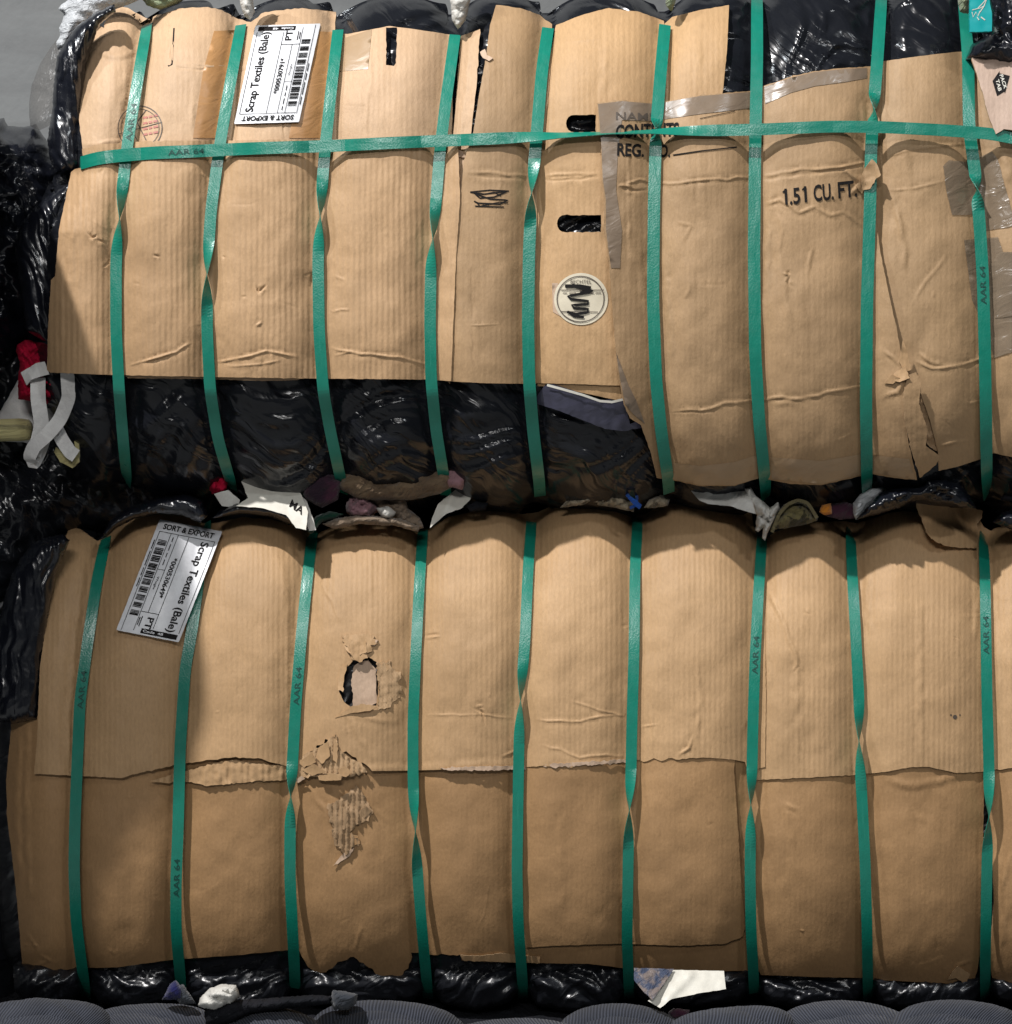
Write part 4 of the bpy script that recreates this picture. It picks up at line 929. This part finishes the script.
# room behind: a concrete wall and the floor everything stands on
t = NT('concrete')
c = t.mix(t.ramp(t.noise(t.obj, 1.6, 5, .6), [(.35, 0.0), (.7, 1.0)]), (.135, .14, .142), (.175, .18, .18))
c = t.mix(t.math('MULTIPLY', t.ramp(t.noise(t.obj, 26, 4, .6), [(.5, 0.0), (.75, 1.0)]), .22), c, (.09, .095, .10))
c = t.mix(t.math('MULTIPLY', t.ramp(t.noise(t.mapping(t.obj, (1.2, 1, 14)), 1.0, 3, .6), [(.45, 0.0), (.62, 1.0)]), .3), c, (.21, .22, .22))
M['concrete'] = t.set(Base_Color=c, Roughness=.85, Normal=t.bump(t.noise(t.obj, 40, 4), .004, .5))
def box(name, lo, hi, mat, **k):
    co = [(x, y, z) for x in (lo[0], hi[0]) for y in (lo[1], hi[1]) for z in (lo[2], hi[2])]
    f = [(0, 1, 3, 2), (4, 6, 7, 5), (0, 4, 5, 1), (2, 3, 7, 6), (0, 2, 6, 4), (1, 5, 7, 3)]
    return build(name, co, f, mat, uv=[(c[0] * 700, c[2] * 700 + c[1] * 300) for c in co], smooth=False, **k)
box('wall', (-5, 2.2, 0), (5, 2.35, 5), M['concrete'], kind='structure')
box('floor', (-5, -4.5, -.1), (5, 2.2, 0), M['concrete'], kind='structure')

# ---- black bags to the left and behind
pillow('garbage_bag', [(-160,150),(-60,128),(-20,122),(4,118),(8,126),(24,127),(36,124),(42,134),(52,150),(64,172),(70,200),(60,250),(40,330),(10,370),(-60,380),(-160,360)], .26, .16, 60, M['bag'],
    'crinkled glossy black bag against the left end of the upper bale', 'bag', 'black bags left of the bales', seed=5, amp=.020, scale=26, stretch=2.2, rot=.6, step=3, back=.2)
pillow('garbage_bag', [(-160,330),(-60,320),(40,300),(110,330),(150,380),(170,430),(240,470),(250,500),(215,520),(120,528),(60,540),(20,580),(-20,640),(-160,660)], .30, .11, 60, M['film'],
    'dull black bag in the gap left of and between the two bales', 'bag', 'black bags left of the bales', seed=15, amp=.014, scale=20, stretch=2, rot=1.2, step=4, back=.25)
pillow('garbage_bag', [(-200,560),(-60,560),(8,600),(10,760),(20,1000),(-10,1080),(-200,1090)], .36, .09, 60, M['film_low'],
    'dark film bag down the left edge beside the lower bale', 'bag', 'black bags left of the bales', seed=16, amp=.008, scale=20, stretch=4, rot=1.4, step=6, back=.2)
pillow('clear_bag', [(60,36),(50,48),(40,64),(32,84),(29,104),(30,126),(40,130),(60,120),(80,80),(80,40)], .20, .03, 26, M['clear'],
    'see-through grey film puffing out behind the upper left end', 'plastic film', seed=18, amp=.004, step=4)
pillow('plastic_bag', [(70,-12),(68,0),(62,4),(58,9),(64,14),(62,22),(59,28),(60,36),(56,43),(58,50),(66,49),(76,36),(90,24),(108,12),(130,4),(150,-4),(150,-20),(80,-20)], .13, .03, 22, M['milky'],
    'crumpled white plastic bag over the upper left corner', 'bag', seed=19, amp=.006, scale=16, stretch=2.2, rot=1.0, step=2.5)
# film hanging over the left shoulder of the upper bale
# ---- scraps along the top edge
tops = [('cloth_scrap', [(140,-20),(139,-4),(148,6),(160,10),(178,4),(190,-4),(190,-20)], 'greenpaper', 'pale green cloth scrap at the top left edge', .12),
    ('cloth_scrap', [(238,-20),(240,2),(244,16),(250,20),(255,12),(252,-4),(262,-20)], 'white', 'thin white scrap between the second and third column tops', .04),
    ('cloth_scrap', [(446,-20),(450,-2),(452,20),(458,30),(466,20),(470,2),(476,-20)], 'white', 'white crumpled scrap at the top beside the fourth strap', .05),
    ('cloth_scrap', [(664,-20),(666,6),(672,12),(676,0),(678,-20)], 'greenpaper', 'small pale scrap at the top beside the sixth strap', .06),
    ('cloth_scrap', [(952,-20),(958,2),(960,12),(968,14),(974,2),(976,-20)], 'greenpaper', 'pale green scrap beside the turquoise packet', .0)]
for k, (nm, pl, mt, lb, yy) in enumerate(tops):
    pillow(nm, pl, yy + .02, .02, 8, F_[mt], lb, 'cloth', seed=40 + k, amp=.006, scale=7, step=2)
tb, tg = paper('packet', [(970,-20),(988,-20),(990,4),(992,14),(992,31),(970,32)], lambda u, v: -.035 + 0 * u, M['teal'], 'turquoise packet with white script at the top right edge', 'packet', seed=3, amp=.001, thick=.006)
ink('white_script', tb, tg, [stroke([(972,12),(973,17),(976,12),(978,16),(980,11)], .9), stroke([(978,8),(983,3),(987,-2),(984,6),(980,12)], .9), stroke([(972,10),(980,8),(984,6)], .8), stroke([(981,17),(985,20)], 1.2), stroke([(977,17),(979,20)], .8)], M['card'], .0006)
pillow('garbage_bag', [(985,-30),(990,10),(990,34),(972,44),(965,60),(1010,70),(1090,60),(1090,-30)], .03, .05, 26, M['bag'], 'black bag top behind the pinkish cardboard corner', 'bag', seed=44, amp=.01, scale=16, step=3)
# the load resting on top of the upper bale, seen only as a dark edge
# ---- left gap: red cloth, webbing, felt roll
pillow('cloth_scrap', [(17,345),(25,340),(36,341),(46,337),(50,350),(48,365),(60,374),(62,388),(56,400),(48,408),(34,402),(18,399),(18,380),(20,362),(16,352)], .115, .045, 14, F_['red'], 'crimson cloth poking out beside the ribbed sheet', 'cloth', seed=50, amp=.022, scale=10, stretch=3, iso=.4, rot=1.0, step=2)
pillow('cloth_scrap', [(-30,440),(0,412),(20,376),(30,395),(36,420),(36,445),(20,442)], .17, .01, 10, F_['gauze'], 'sheer white cloth hanging behind the webbing at the left', 'cloth', seed=51, amp=.004, step=3)
ft_ = bpy.data.objects
def tube(name, pts, r, mat, label, cat, seg=14, group=None, wob=.0):
    P = np.array(pts, float); n = len(P); T = np.gradient(P, axis=0); T /= np.linalg.norm(T, axis=1)[:, None]
    co = []; uv = []; faces = []
    for i in range(n):
        a = np.cross(T[i], (0, 0, 1.0)); 
        if np.linalg.norm(a) < .1: a = np.cross(T[i], (0, 1.0, 0))
        a /= np.linalg.norm(a); b = np.cross(T[i], a)
        rr = r[i] if np.ndim(r) else r
        for k in range(seg):
            q = 2 * math.pi * k / seg; s_ = rr * (1 + wob * math.sin(q * 3 + i * 1.7)); co.append(P[i] + (math.cos(q) * a + math.sin(q) * b) * s_); uv.append((i * 4, k * 4))
        if i:
            for k in range(seg): faces.append(((i - 1) * seg + k, (i - 1) * seg + (k + 1) % seg, i * seg + (k + 1) % seg, i * seg + k))
    faces.append(tuple(range(seg))[::-1]); faces.append(tuple((n - 1) * seg + k for k in range(seg)))
    return build(name, co, faces, mat, None, label, cat, group, uv=uv)
tube('felt_roll', [ray(u, 430, .10) for u in (-60, -20, 0, 20, 28, 31, 32)], [.0165] * 4 + [.0155, .012, .003], F_['cream'], 'pale yellow felt roll pointing out at the left edge', 'roll', wob=.04)
def ribbon_px(pts, width, mat, name, parent=None, label=None, cat=None, tws=None):
    P = np.array([ray(u, v, y + gap_shift(pts)) for u, v, y in pts]); m = 6 * len(P); tt = np.linspace(0, len(P) - 1, m)
    Q = np.stack([np.interp(tt, range(len(P)), P[:, k]) for k in range(3)], -1)
    for _ in range(3): Q[1:-1] = (Q[:-2] + Q[1:-1] * 2 + Q[2:]) / 4
    tw_ = np.interp(tt, range(len(P)), tws) if tws is not None else None
    return strip(name, parent, Q, width * S, tw_, mat, .0014, label)
wb = empty('webbing_strap', ray(45, 455, .06), 'looped white webbing hanging over the crimson cloth', 'webbing')
ribbon_px([(24,379,.062),(30,374,.055),(38,370,.05),(47,368,.056)], 15, F_['gauze'], 'webbing_knot', wb, tws=[.2, .5, .2, .3])
ribbon_px([(38,378,.062),(38,400,.055),(42,425,.05),(37,445,.05),(34,455,.055)], 15, F_['gauze'], 'webbing_tail', wb, tws=[.1, .3, 0, .2, 0])
ribbon_px([(67,366,.026),(68,384,.030),(69,398,.035),(60,420,.045),(46,436,.038),(34,446,.036),(29,458,.042),(34,464,.06),(40,450,.07),(46,432,.075)], 14, F_['gauze'], 'webbing_loop', wb, tws=[0, 0, 0, .1, .3, .2, -.2, -.8, -.5, -.2])
ribbon_px([(56,428,.065),(62,440,.06),(70,452,.06),(76,456,.062)], 14, F_['gauze'], 'webbing_tail', wb, tws=[.2, 0, 0, .2])
paper('felt_scrap', [(70,414),(74,416),(79,440),(79,462),(72,468),(60,462),(54,452),(56,447),(66,454),(77,456),(73,436),(70,424)], lambda u, v: .075 + 0 * u, F_['cream'], 'pale yellow felt scrap under the webbing', 'cloth', seed=52, thick=.006, amp=.004)

# ---- between the two bales
MID = .075
pillow('cloth_scrap', [(208,486),(212,478),(222,476),(228,482),(226,492),(212,494)], .05, .018, 8, F_['red'], 'small red cloth scrap beside the white card', 'cloth', seed=60, amp=.016, scale=7, step=2)
wc, wg = paper('printed_card', [(240,478),(262,476.5),(293,477),(302,496),(308,512),(306,530),(296,528),(286,515),(262,508),(236,506),(248,498)], lambda u, v: .030 - (v - 488) * .0012, M['card'], 'white card with black letters in the gap beside the third strap', 'card', seed=61, amp=.002)
ink('card_lettering', wc, wg, [fit_text('MA', (289,506), (13,9), (3,-7), .03)], M['ink'], .0008)
paper('paper_scrap', [(301,496),(306,500),(313,518),(316,530),(309,531),(303,515)], lambda u, v: .02 - (v - 510) * .0005, F_['white'], 'thin pale paper edge beside the printed card', 'paper', seed=62)
paper('paper_scrap', [(214,494),(228,490),(240,500),(238,508),(222,506)], lambda u, v: .03 + 0 * u, F_['white'], 'dim white paper scrap left of the printed card', 'paper', seed=63, amp=.004)
pillow('cloth_scrap', [(290,474),(330,470),(342,482),(338,500),(322,508),(306,500)], .03, .02, 10, F_['plum'], 'dark plum cloth behind the printed card', 'cloth', seed=64, amp=.006, scale=10)
pillow('cloth_scrap', [(340,472),(360,470),(380,476),(400,468),(424,466),(452,470),(458,484),(440,494),(410,500),(360,500),(338,488)], .035, .03, 14, F_['tan'], 'tan cloth bulging under the upper bale', 'cloth', seed=65, amp=.016, scale=16, iso=.4, rot=.1)
pillow('cloth_scrap', [(444,470),(458,466),(470,478),(462,490),(446,486)], .02, .02, 8, F_['pink'], 'dull pink cloth at the foot of the fourth upper strap', 'cloth', seed=66, amp=.005, scale=8)
pillow('cloth_scrap', [(346,504),(350,497),(358,494),(366,496),(374,503),(380,509),(370,518),(352,518),(346,512)], .055, .03, 10, F_['pink'], 'rumpled pink cloth on top of the lower bale', 'cloth', seed=67, amp=.017, scale=9, iso=.5, step=2)
pillow('cloth_scrap', [(362,498),(372,492),(396,494),(406,498),(408,508),(420,518),(424,528),(412,530),(396,520),(378,512),(368,506)], .065, .025, 10, F_['taupe'], 'taupe cloth draped beside the rumpled pink cloth', 'cloth', seed=68, amp=.018, scale=10, iso=.4, step=2)
pillow('cloth_scrap', [(322,524),(338,518),(358,515),(380,516),(402,519),(420,526),(418,532),(396,526),(360,524),(334,529)], .035, .015, 5, F_['taupe'], 'folded taupe hem lying along the sheet top', 'cloth', seed=69, amp=.008, scale=8, rot=.1, step=2)
pillow('cloth_scrap', [(376,508),(388,506),(396,512),(392,519),(382,518)], .03, .012, 5, F_['white'], 'small off-white knot of cloth on the taupe hem', 'cloth', seed=70, amp=.012, scale=5, step=2)
pillow('green_fabric', [(306,530),(316,516),(330,511),(344,514),(336,519),(322,522),(312,534)], .04, .012, 6, F_['green'], 'dark green fabric edge beside the third lower strap', 'cloth', seed=71, amp=.003, step=2)
paper('white_card', [(455,490),(474,489),(470,500),(462,508),(446,514),(430,528),(432,518),(438,504)], lambda u, v: .035 - (v - 508) * .001, M['card'], 'blank white card standing beside the fourth lower strap', 'card', seed=72, creases=[([(452,496),(440,520)], 5, 6)])
pillow('cloth_scrap', [(466,506),(476,501),(488,503),(486,510),(470,512)], .05, .012, 6, F_['dark'], 'charcoal cloth scrap right of the blank white card', 'cloth', seed=73, amp=.005, step=2)
pillow('cloth_scrap', [(560,508),(566,501),(590,494),(612,491),(624,494),(634,502),(634,512),(616,508),(590,504)], .06, .022, 8, F_['lace'], 'cream lace crumpled on top of the lower bale', 'cloth', seed=74, amp=.014, scale=7, step=2)
pillow('cloth_scrap', [(644,508),(650,498),(662,495),(670,499),(668,506),(656,508)], .06, .018, 6, F_['lace'], 'small cream lace tuft right of the blue cord', 'cloth', seed=75, amp=.007, scale=6, step=2)
bc = empty('blue_cord', ray(632, 505, .01), 'bright blue cord on the sixth lower strap', 'cord')
ribbon_px([(624,491,.03),(629,497,.012),(634,503,.005),(640,508,.01)], 3.4, F_['blue'], 'cord_end', bc)
ribbon_px([(636,490,.04),(637,498,.02),(636,505,.008),(630,508,.012)], 3.0, F_['blue'], 'cord_end', bc)
ribbon_px([(628,496,.014),(634,500,.006),(641,506,.012)], 2.6, F_['blue'], 'cord_end', bc)
pp, pg = paper('crumpled_paper', [(688,487),(697,480),(711,474,.2),(728,480,.4),(744,488,.4),(752,500),(756,514),(748,512),(730,506),(708,504),(699,500)], lambda u, v: .018 - (v - 495) * .0008, F_['white'], 'large creased white paper lying in the gap right of centre', 'paper', seed=76, amp=.004, creases=[([(690,487),(722,484),(748,505)], 7, 12), ([(711,474),(704,500)], 5, 8)])
ink('faint_print', pp, pg, [fit_text('TEX', (722,486), (12,1), (0,-4))], M['ink_soft'], .0006)
pillow('crumpled_paper', [(744,488),(750,486),(756,496),(764,502),(770,508),(778,502),(780,508),(774,520),(769,530),(765,541),(762,538),(763,528),(758,532),(755,530),(757,515),(750,502)], .02, .02, 8, F_['white'], 'twisted white tissue tucked beside the seventh strap', 'paper', seed=77, amp=.018, scale=7, stretch=2, step=2)
hat = empty('camouflage_cap', ray(797, 522, .03), 'camouflage cap squashed on top of the lower bale', 'cap')
pillow('crown', [(770,530),(776,516),(784,504),(794,500),(804,501),(812,508),(818,520),(808,524),(788,528)], .045, .035, 14, F_['camo'], parent=hat, seed=78, amp=.006, scale=10, step=2)
ribbon_px([(772,532,.03),(779,514,.01),(788,504,.006),(798,500,.006),(808,503,.008),(817,518,.02)], 3.6, fabric('olive_cloth', (.20, .17, .09)), 'cap_rim', hat)
pillow('cloth_scrap', [(819,512),(822,505),(831,503),(832,514),(824,515)], .03, .01, 5, F_['orange'], 'bright orange scrap right of the camouflage cap', 'cloth', seed=79, amp=.006, scale=5, step=1.8)
pillow('cloth_scrap', [(828,504),(846,502),(858,506),(858,518),(840,520),(826,516)], .05, .012, 6, F_['plum'], 'dark plum scrap beside the orange scrap', 'cloth', seed=80, amp=.005, scale=6)
pillow('plastic_bag', [(853,503),(860,494),(872,488),(886,486),(880,496),(868,508),(856,520),(853,514)], .03, .014, 8, M['milky'], 'white plastic scrap under the black film bunch', 'plastic film', seed=81, amp=.004, step=2.5)
pillow('film_bunch', [(856,520),(866,504),(880,492),(900,487),(918,486),(928,478),(944,477),(962,484),(970,496),(976,508),(960,508),(940,504),(924,500),(916,500),(900,508),(880,514)], .012, .04, 14, M['bag'], 'glossy black film bunched on the lower bale by the cardboard flap', 'plastic film', seed=82, amp=.018, scale=12, iso=.2, stretch=3, rot=-.3, step=2)
pillow('film_bunch', [(992,522),(1002,512),(1030,505),(1080,500),(1080,540),(1012,530)], .03, .03, 10, M['bag'], 'black film edge on the lower bale at the right edge', 'plastic film', seed=83, amp=.006, scale=10, stretch=3, step=3)
pillow('film_bunch', [(1000,500),(1004,492),(1030,494),(1040,500),(1020,504)], .06, .012, 6, F_['dark'], 'dark scrap in the gap at the right edge', 'plastic film', seed=84, amp=.004, step=3)
pillow('white_cloth', [(8,530),(10,520),(14,518),(24,524),(33,542),(24,556),(12,576),(8,580)], .24, .02, 12, F_['white'], 'dim white cloth in the dark gap left of the lower bale', 'cloth', seed=85, amp=.004)
# film rims standing behind the lower bale's sheet tops
def rim(poly, label, seed, y=.045, rot=.1):
    pillow('film_rim', poly, y, .035, 9, M['film_gather'], label, parent=lower, seed=seed, amp=.003, scale=9, stretch=6, rot=rot, step=2, jit=.2, ridges=.6)
rim([(100,540),(110,520),(128,508),(156,498),(186,494),(202,500),(208,516),(200,523),(182,516),(158,514),(134,519),(118,527)], 'black film roll along the first column top of the lower bale', 86)
rim([(212,518),(220,510),(236,502),(258,502),(284,508),(304,518),(308,530),(296,527),(270,517),(242,514),(224,517)], 'black film roll along the second column top of the lower bale', 87)

# ---- under the lower bale
pillow('cloth_scrap', [(198,1006),(200,998),(210,988),(222,984),(236,985),(240,996),(232,1004),(214,1012)], -.06, .03, 9, F_['white'], 'white crumpled cloth under the lower bale near the second strap', 'cloth', seed=90, amp=.018, scale=9, iso=.4, step=2)
pillow('cloth_scrap', [(162,1000),(170,984),(176,980),(184,990),(182,1000)], -.03, .02, 7, F_['navy'], 'royal blue scrap at the foot of the second lower strap', 'cloth', seed=91, amp=.005, step=2)
pillow('cloth_scrap', [(175,998),(177,986),(183,984),(190,994),(196,1004),(180,1004)], -.03, .012, 5, F_['grey'], 'small grey tag beside the royal blue scrap', 'cloth', seed=92, amp=.003, step=2)
pillow('dark_cloth', [(204,1012),(210,1004),(222,1002),(240,1000),(270,998),(310,995),(335,996),(330,1004),(290,1008),(250,1014),(230,1024),(206,1026)], -.05, .03, 9, F_['dark'], 'black knitted cloth twisted below the white cloth', 'cloth', seed=93, amp=.006, scale=8, step=2.5)
mg, mgf = paper('magazine', [(634,968),(674,969),(664,984),(652,1000),(642,990),(634,980)], lambda u, v: .0 - (v - 980) * .0012, fabric('magazine_print', (.06, .075, .12), (.22, .18, .16), rough=.35, scale=9, sheen=0), 'blue-grey printed page beside the sixth lower strap', 'magazine', seed=94, creases=[([(640,970),(656,996)], 3, 5)])
paper('white_card', [(670,970),(724,971),(726,989),(700,993),(672,999),(660,1008),(648,1001),(662,988)], lambda u, v: .004 - (v - 985) * .001, M['card'], 'blank white card under the lower bale beside the printed page', 'card', seed=95, creases=[([(668,998),(690,975)], 4, 7)])
pillow('cloth_scrap', [(668,1012),(674,1008),(690,1010),(688,1020),(670,1020)], .02, .015, 6, F_['plum'], 'maroon scrap between two grey knit rolls', 'cloth', seed=96, amp=.005, step=2)

# grey ribbed knit rolls of the bale underneath
def knit(name, ribdir, seed):
    t = NT(name)
    uv = t.mapping(t.uv, (1, 1, 1), ribdir)
    wv = t.node('ShaderNodeTexWave', wave_type='BANDS', bands_direction='X'); wv.inputs['Scale'].default_value = 100.0 / 3.3 * 2 * math.pi / 20.0
    wv.inputs['Distortion'].default_value = 1.6; wv.inputs['Detail'].default_value = 2; wv.inputs['Detail Scale'].default_value = .3
    t.L.new(uv, wv.inputs['Vector'])
    c = t.mix(wv.outputs['Fac'], (.016, .018, .025), (.062, .069, .090))
    c = t.mix(t.math('MULTIPLY', t.ramp(t.noise(t.uv, 3, 4), [(.35, 0.0), (.7, 1.0)]), .45), c, (.022, .024, .03))
    return t.set(Base_Color=c, Roughness=.85, Sheen_Weight=.1, Specular_IOR_Level=.15, Normal=t.bump(t.noise(t.uv, 30, 3), .001, .6, t.bump(wv.outputs['Fac'], .0012, 1.0)))
KN = [knit('knit_upright', 0.0, 1), knit('knit_slanted', 0.0, 2), knit('knit_across', 0.0, 3)]
under = empty('textile_bale', ray(500, 1024, .3) * np.array([1, 1, 0]), 'bale of folded grey ribbed knit under the lower cardboard-faced bale', 'bale')
def fold_shell(cx, top, w_, k, seed, y0, tilt, H):
    rnd = random.Random(seed); a1, a2 = rnd.uniform(-2, 2), rnd.uniform(-2.5, 2.5)
    pts = [(cx + w_ * math.cos(a), top + H - H * math.sin(a) ** .78 + tilt * math.cos(a) + a1 * math.sin(3 * a) + a2 * math.sin(2 * a + 1)) for a in np.linspace(math.pi, 0, 21)]
    pts = [(cx - w_, 1130)] + pts + [(cx + w_, 1130)]
    out = densify(pts, 3, .15, seed=seed); V, F = tri_mesh(out, [], 3.2); n = len(V); u, v = V[:, 0], V[:, 1]
    d = poly_dist(u, v, out + [out[0]]); q = np.clip(d / 12.0, 0, 1); q2 = np.clip(d / (w_ * .9), 0, 1)
    h = .014 * np.sqrt(np.clip(1 - (1 - q) ** 2, 0, 1)) + .05 * np.sqrt(np.clip(1 - (1 - q2) ** 2, 0, 1))
    wr = .005 * np.abs(noise((u + v * .4) / 40, (v - u * .25 * (1 if k != 2 else -1)) / 6, seed + 5)) + .003 * fbm(u / 25, v / 18, seed + 3, 3)
    yf = y0 - h - wr * q; yb = y0 + .01 + 0 * u
    for b_ in set(i for e in boundary(F) for i in e): yb[b_] = yf[b_] + .0016
    faces = F.tolist() + (F[:, ::-1] + n).tolist()
    for a, b in boundary(F): faces.append((b, a, a + n, b + n))
    sl = {0: .2, 1: .9, 2: -.8}[k]
    uvv = np.stack([u + .35 * (v - top) * (u - cx) / w_ + sl * v + 2.5 * noise(u / 25, v / 16, seed), v], -1)
    build('knit_fold', np.concatenate([ray(u, v, yf), ray(u, v, yb)]), faces, KN[k], under, uv=np.concatenate([uvv, uvv]))
def roll(cx, top, w_, k, seed, y0=-.03, tilt=0):
    rnd = random.Random(seed)
    t_ = top; x = cx; w2 = w_ * 1.12; y = y0
    for j in range(4):
        fold_shell(x, t_, w2, k, seed + j * 31, y, tilt + rnd.uniform(-3, 3), 40 + 6 * j)
        t_ += rnd.uniform(5, 8.5); x += rnd.uniform(-7, 7); w2 *= rnd.uniform(.9, .97); y -= .012
for i, (cx, top, w_, k, tl) in enumerate([(45, 996, 63, 1, 4), (152, 1001, 61, 2, 2), (268, 1008, 57, 2, -2), (388, 1000, 72, 0, 4), (512, 1016, 68, 2, 0), (622, 1004, 60, 0, 2), (730, 1004, 61, 0, -2), (846, 1001, 68, 2, 2), (960, 1000, 66, 1, 3), (1060, 1004, 66, 1, 3)]):
    roll(cx, top, w_, k, 200 + i, tilt=tl, y0=-.02 + .03 * (i % 2))
pillow('knit_knot', [(330,1000),(333,990),(344,991),(358,994),(356,1004),(348,1010),(334,1010)], -.05, .03, 8, F_['grey'], parent=under, seed=98, amp=.004, step=2)
zt = float(ray(0, 1010, 0)[2])
box('bale_core', (-.95, .03, .02), (.95, .8, zt - .06), F_['dark'], parent=under)

pillow('garbage_bag', [(-10,140),(-30,210),(-90,290),(-170,380),(-230,600),(-240,1040),(-330,1060),(-420,700),(-420,200),(-330,-30),(-220,-100),(-120,-70),(-50,20)], -.04, .33, 120, M['bag'],  # out of view, inferred from its shadow and shaped to cast it
    'unseen bulging black bag off to the left, shaped to shade the bales', 'bag', 'black bags left of the bales', seed=120, amp=.010, scale=26, stretch=2, rot=.8, step=7, back=.25)

def gathered(poly, seed, label, y, rot, T=.03, R=16, amp=.006, parent=upper, scale=10, stretch=14):
    pillow('gathered_film', poly, y, T, R, M['film_gather'], label, parent=parent, seed=seed, amp=amp, scale=scale, stretch=stretch, rot=rot, jit=.3, step=2.0, ridges=.6, iso=.12)
gathered([(114,4),(96,12),(77,26),(66,40),(57,56),(54,80),(52,112),(47,141),(50,160),(56,176),(76,174),(82,166),(84,150),(82,110),(86,66),(94,40),(100,24),(116,12)], 130, 'pleated black film at the upper left end', .062, 1.40)
gathered([(68,182),(50,194),(34,208),(24,220),(18,232),(15,253),(20,284),(22,302),(26,330),(38,338),(50,345),(54,330),(58,276),(62,230),(70,196),(76,178)], 131, 'pleated black film bulging below the horizontal strap', .062, 1.2)
gathered([(62,534),(42,538),(32,544),(22,556),(13,572),(6,592),(0,616),(-6,650),(-8,720),(10,724),(38,720),(42,664),(48,618),(56,572),(70,540)], 132, 'pleated black film at the left end of the lower bale', .10, 1.75, parent=lower)

# film bulging out below the lower bale's cardboard
for i in range(-1, 9):
    a = LO[i][-1][0] if i >= 0 else 10; b = LO[i + 1][-1][0] if i < 8 else 1090
    m = (a + b) / 2; h_ = 3 * math.sin(i * 2.1)
    pillow('film_bulge', [(a + 3, 966 + 10 * (i > 5)), (m, 958 + 14 * (i > 5)), (b - 3, 966 + 10 * (i > 5)), (b - 4, 990), (b - 14, 1003 + h_), (m, 1011 + h_), (a + 14, 1003 + h_), (a + 4, 990)], .196, .050, 30, M['film_low'], parent=lower, seed=140 + i,
        amp=.012, scale=13, stretch=5, rot=(.5, -.4, .2, -.7)[i % 4], step=2.6, iso=.2)
